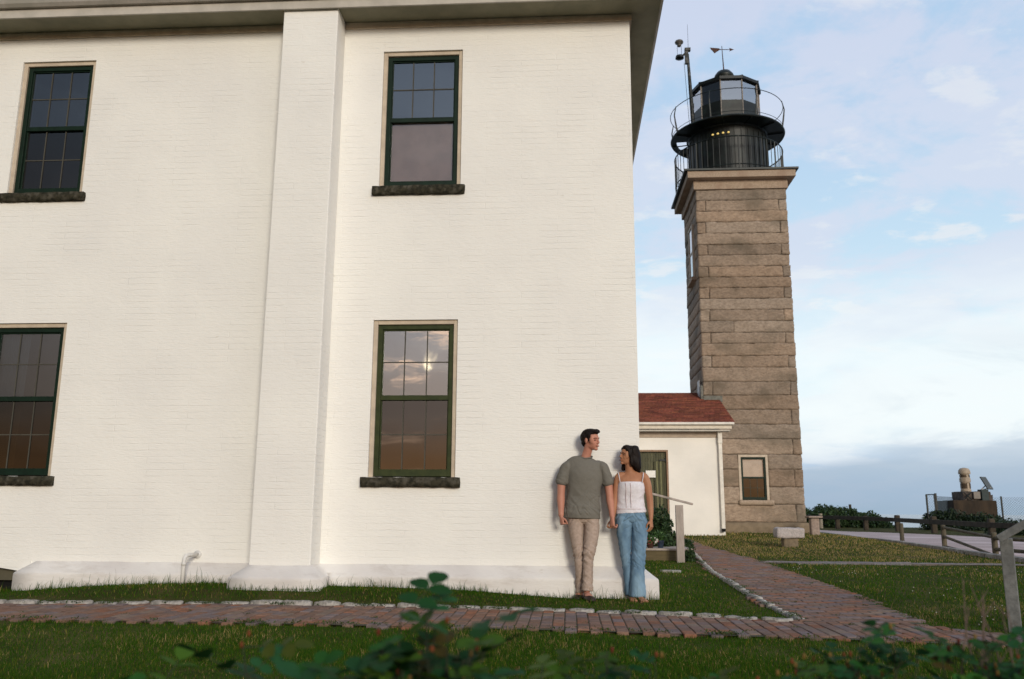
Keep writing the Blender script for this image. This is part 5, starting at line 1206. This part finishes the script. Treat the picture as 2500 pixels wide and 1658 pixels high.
etube(b, [(.080, -.155, .85, .088, .090), (.082, -.165, .74, .084, .088), (.090, -.180, .62, .068, .076), (.106, -.195, .50, .058, .064), (.112, -.20, .38, .051, .059), (.113, -.18, .24, .045, .052), (.115, -.165, .105, .046, .054)], n=28, f1=True)
b = MB(); b3_ = b
etube(b, [(.248, -.155, .85, .086, .090), (.248, -.176, .74, .084, .090), (.234, -.212, .62, .074, .082), (.210, -.250, .50, .062, .069), (.203, -.262, .38, .058, .062), (.198, -.278, .24, .054, .060), (.190, -.294, .125, .060, .068)], n=28, f1=True)
def chinof(p, n):
    knee = math.exp(-((p.z-.50)/.09)**2); ank = ss(.40, .14, p.z); hip = ss(.72, .86, p.z); lx = p.x-.16
    d = .006*wr(Vector((p.x, p.y, p.z+abs(lx)*.7)), 7, (1, 1, 2.2), 3)*(.3+1.3*knee+1.0*ank+.7*hip)+.003*wr(Vector((p.x, p.y, p.z-lx*.9)), 13, (1, 1, 1.6), 7)*(.3+knee+ank*.8)
    d += .0065*cr(Vector((p.x, p.y, p.z+abs(lx)*.8)), 7, (.7, 1, 1.7), 21, .12)*(.25+knee+.7*ank+.7*hip)+.004*cr(Vector((p.x, p.y, p.z-lx*1.1)), 10, (.8, 1, 1.6), 31, .12)*(.2+knee+ank)
    return (d-.003)*ss(.99, .90, p.z)
fuse([b1, b2_, b3_], 'trousers', M_chino, man, .0055, 4, chinof)
M_shoe = mat('dark brown leather', (.025, .014, .010), .5, (.015, .009, .007), 20, 4, .0006)
b = MB()
etube(b, [(.176, -.225, .060, .034, .026), (.186, -.30, .062, .042, .032), (.206, -.375, .060, .050, .032), (.226, -.44, .056, .052, .030), (.240, -.485, .048, .038, .020)], n=22)
etube(b, [(.176, -.22, .040, .036, .012), (.205, -.36, .038, .050, .012), (.238, -.485, .038, .042, .012)], n=18)
fuse(b, 'shoe', M_shoe, man, .005, 2)
b = MB()
etube(b, [(.125, -.10, .058, .034, .026), (.105, -.18, .058, .044, .030), (.085, -.25, .056, .048, .028), (.072, -.31, .048, .038, .020)], n=22); fuse(b, 'shoe', M_shoe, man, .005, 2)

# --- woman
wom = thing('person', 'woman in white camisole and blue jeans leaning on the wall beside the man', 'person', (.68, -.2, .03))
HW = lframe((.652, -.172, 1.543), R(180+27), R(9), R(-3), .90)
b = MB()
etube(b, [(.68, -.145, .92, .12, .07), (.677, -.145, 1.06, .125, .082), (.68, -.145, 1.20, .132, .092), (.68, -.14, 1.28, .145, .080), (.678, -.135, 1.335, .125, .058), (.672, -.135, 1.365, .07, .05)])
etube(b, [(.672, -.135, 1.34, .060, .052), (.668, -.14, 1.39, .048, .046), (.662, -.15, 1.45, .043, .045), (.660, -.158, 1.50, .045, .050)])
head(b, HW, True)
etube(b, [(.60, -.135, 1.325, .045, .045), (.552, -.135, 1.312, .044, .045), (.527, -.133, 1.23, .040, .042), (.513, -.133, 1.12, .035, .037), (.504, -.14, 1.05, .034, .035), (.488, -.165, .95, .028, .029), (.476, -.19, .875, .021, .021)])
etube(b, [(.765, -.135, 1.325, .045, .045), (.822, -.135, 1.315, .047, .046), (.856, -.14, 1.24, .044, .045), (.872, -.15, 1.13, .038, .040), (.878, -.16, 1.06, .036, .037), (.882, -.18, .95, .030, .031), (.880, -.20, .865, .022, .022)])
HS = 1; hand(b, (.475, -.195, .865), (-.02, -.06, -1), (-.80, -.50, 0), (.55, .95, .6), .86)
HS = -1; hand(b, (.880, -.203, .855), (.05, -.12, -1), (-.8, .5, .1), (.35, .45, .35), .88, 1.0)
etube(b, [(.61, -.15, .88, .055, .06), (.602, -.165, .64, .040, .042), (.614, -.172, .47, .030, .032), (.634, -.18, .28, .028, .03), (.655, -.215, .11, .026, .030), (.655, -.215, .07, .028, .032)])
etube(b, [(.75, -.15, .88, .055, .06), (.748, -.19, .64, .040, .042), (.738, -.22, .47, .030, .032), (.722, -.245, .28, .028, .03), (.715, -.265, .11, .026, .030), (.718, -.265, .07, .028, .032)])
for fx, fy, dx_, in ((.655, -.225, .012), (.718, -.275, .045)):
    etube(b, [(fx, fy, .072, .026, .028), (fx+dx_*.5, fy-.06, .066, .030, .022), (fx+dx_*1.0, fy-.12, .052, .036, .013), (fx+dx_*1.1, fy-.145, .048, .036, .010)])
    for k in range(5): o = (k-2)*.0145; etube(b, [(fx+dx_*1.05+o*.95, fy-.13, .048, .0075, .008), (fx+dx_*1.2+o*1.1, fy-.165+abs(k-1)*.006, .046, .0072, .0075), (fx+dx_*1.3+o*1.1, fy-.182+abs(k-1)*.007, .044, .006, .006)], n=8, sub=3)
fuse(b, 'body', M_skinw, wom, .0042, 3)
face_parts(HW, wom, M_hair, mat('rose lips', (.30, .085, .075), .45), True, True)
b = MB()
lell(b, HW, (-.035, 0, .045), (.092, .086, .086)); lell(b, HW, (.020, .0, .085), (.066, .066, .042)); lell(b, HW, (-.062, 0, -.03), (.062, .084, .10))
for s_ in (1, -1): lell(b, HW, (-.005, s_*.070, .030), (.048, .020, .062)); lell(b, HW, (-.030, s_*.074, -.045), (.038, .020, .080)); lell(b, HW, (.045, s_*.055, .070), (.030, .020, .030))
etube(b, [(.705, -.170, 1.61, .070, .078), (.728, -.165, 1.54, .064, .076), (.745, -.155, 1.46, .052, .068), (.757, -.150, 1.40, .040, .050), (.775, -.150, 1.365, .016, .022)])
etube(b, [(.695, -.205, 1.58, .048, .032), (.722, -.215, 1.50, .050, .028), (.748, -.212, 1.43, .040, .022), (.768, -.205, 1.385, .016, .012)])
etube(b, [(.655, -.110, 1.52, .040, .028), (.625, -.105, 1.45, .036, .024), (.603, -.105, 1.405, .026, .018), (.592, -.105, 1.385, .012, .010)])
fuse(b, 'hair', M_hair, wom, .0045, 16, lambda p, n: .003*noise.noise(Vector((p.x*90, p.y*90, p.z*9))))
b = MB(); 
etube(b, [(.676, -.148, .927, .165, .108), (.672, -.147, 1.0, .153, .098), (.670, -.147, 1.08, .146, .095), (.677, -.150, 1.16, .148, .110), (.680, -.152, 1.215, .146, .114), (.680, -.150, 1.258, .134, .100)], n=40, f0=True, f1=True)
fuse(b, 'camisole', M_camis, wom, .005, 4, lambda p, n: .0035*wr(p, 9, (1, 1, 1.6), 4)*ss(.925, .96, p.z)*(1.6 if p.z < 1.12 else .6)-.002)
def ysurf(x, z, c=(.677, -.150), rx=.148, ry=.108): return c[1]-ry*math.sqrt(max(0, 1-((x-c[0])/rx)**2))-.001
b = MB()
for x in (.617, .668): b.tube([(x+.002*math.sin(k), ysurf(x, 0, ry=.100+.014*ss(1.05, 1.2, z)), z) for k, z in enumerate(np.linspace(.985, 1.245, 12))], .0035, 6)
b.build('lace_trim', M_lace, wom, smooth=True)
b = MB(); b.tube([(.674+.158*math.sin(a), -.148-.1035*math.cos(a), .972) for a in np.linspace(-1.5, 1.5, 24)], .0035, 6); b.build('lace_band', M_lace, wom, smooth=True)
for xb, xt in ((.560, .546), (.795, .815)):
    b = MB(); b.tube([(xb, -.225, 1.250), (xb+(xt-xb)*.5, -.212, 1.30), (xt, -.175, 1.352), (xt, -.135, 1.366), (xt, -.10, 1.35)], .0045, 6); b.build('strap', M_camis, wom, smooth=True)
b = MB()
etube(b, [(.677, -.148, .960, .143, .094), (.678, -.150, .91, .156, .102), (.680, -.152, .865, .160, .096), (.680, -.150, .85, .14, .07)], n=36)
b1 = b; b = MB(); b2_ = b
etube(b, [(.600, -.152, .86, .088, .098), (.596, -.160, .74, .084, .092), (.598, -.165, .62, .068, .078), (.612, -.17, .47, .056, .064), (.630, -.178, .30, .055, .066), (.654, -.190, .085, .060, .074)], n=28, f1=True)
b = MB(); b3_ = b
etube(b, [(.758, -.155, .86, .086, .098), (.760, -.172, .74, .085, .094), (.750, -.200, .62, .078, .086), (.738, -.22, .47, .075, .080), (.722, -.245, .30, .076, .086), (.712, -.265, .072, .084, .096)], n=28, f1=True)
def jeanf(p, n):
    ank = ss(.30, .1, p.z); hip = ss(.70, .84, p.z); knee = math.exp(-((p.z-.45)/.12)**2)
    return (.008*wr(Vector((p.x, p.y, p.z+abs(p.x-.68)*.8)), 8, (1, 1, 1.9), 13)*(.35+.9*hip+.6*knee)+.008*wr(p, 12, (1.5, 1, .35), 17)*(.3+ank)+.009*cr(Vector((p.x, p.y, p.z+abs(p.x-.68)*1.1)), 9, (.7, 1, 1.6), 41)*(.2+hip+.6*knee)+.009*cr(p, 11, (1.6, 1, .35), 51)*(.2+.8*ank)-.002)*ss(.975, .90, p.z)
fuse([b1, b2_, b3_], 'jeans', M_denim, wom, .0055, 4, jeanf)
b = MB(); rr = random.Random(3)
for k in range(90):
    a = rr.uniform(0, 6.28); x, y = .712+.080*math.cos(a), -.265-.090*math.sin(a); b.tube([(x, y, .095), (x+rr.uniform(-.006, .006), y, .068+rr.uniform(0, .012))], .0012, 3, False)
b.build('frayed_hem', mat('pale threads', (.36, .44, .50), .9), wom)
M_sandal = mat('tan leather', (.30, .16, .09), .6, (.22, .11, .06), 30)
for fx, fy, dx_ in ((.655, -.225, .012), (.718, -.275, .045)):
    b = MB(); etube(b, [(fx-.002, fy+.035, .036, .030, .006), (fx+dx_*.5, fy-.07, .035, .034, .006), (fx+dx_*1.15, fy-.165, .034, .042, .006)], n=18)
    for u, h_ in ((.62, .031), (.88, .020)):
        cx_, cy_ = fx+dx_*u*1.2, fy-.165*u+.02
        b.tube([(cx_-.038, cy_, .036), (cx_-.034, cy_, .040+h_*.7), (cx_, cy_-.002, .046+h_), (cx_+.034, cy_, .040+h_*.7), (cx_+.038, cy_, .036)], .0045, 6)
    b.build('sandal', M_sandal, wom, smooth=True)
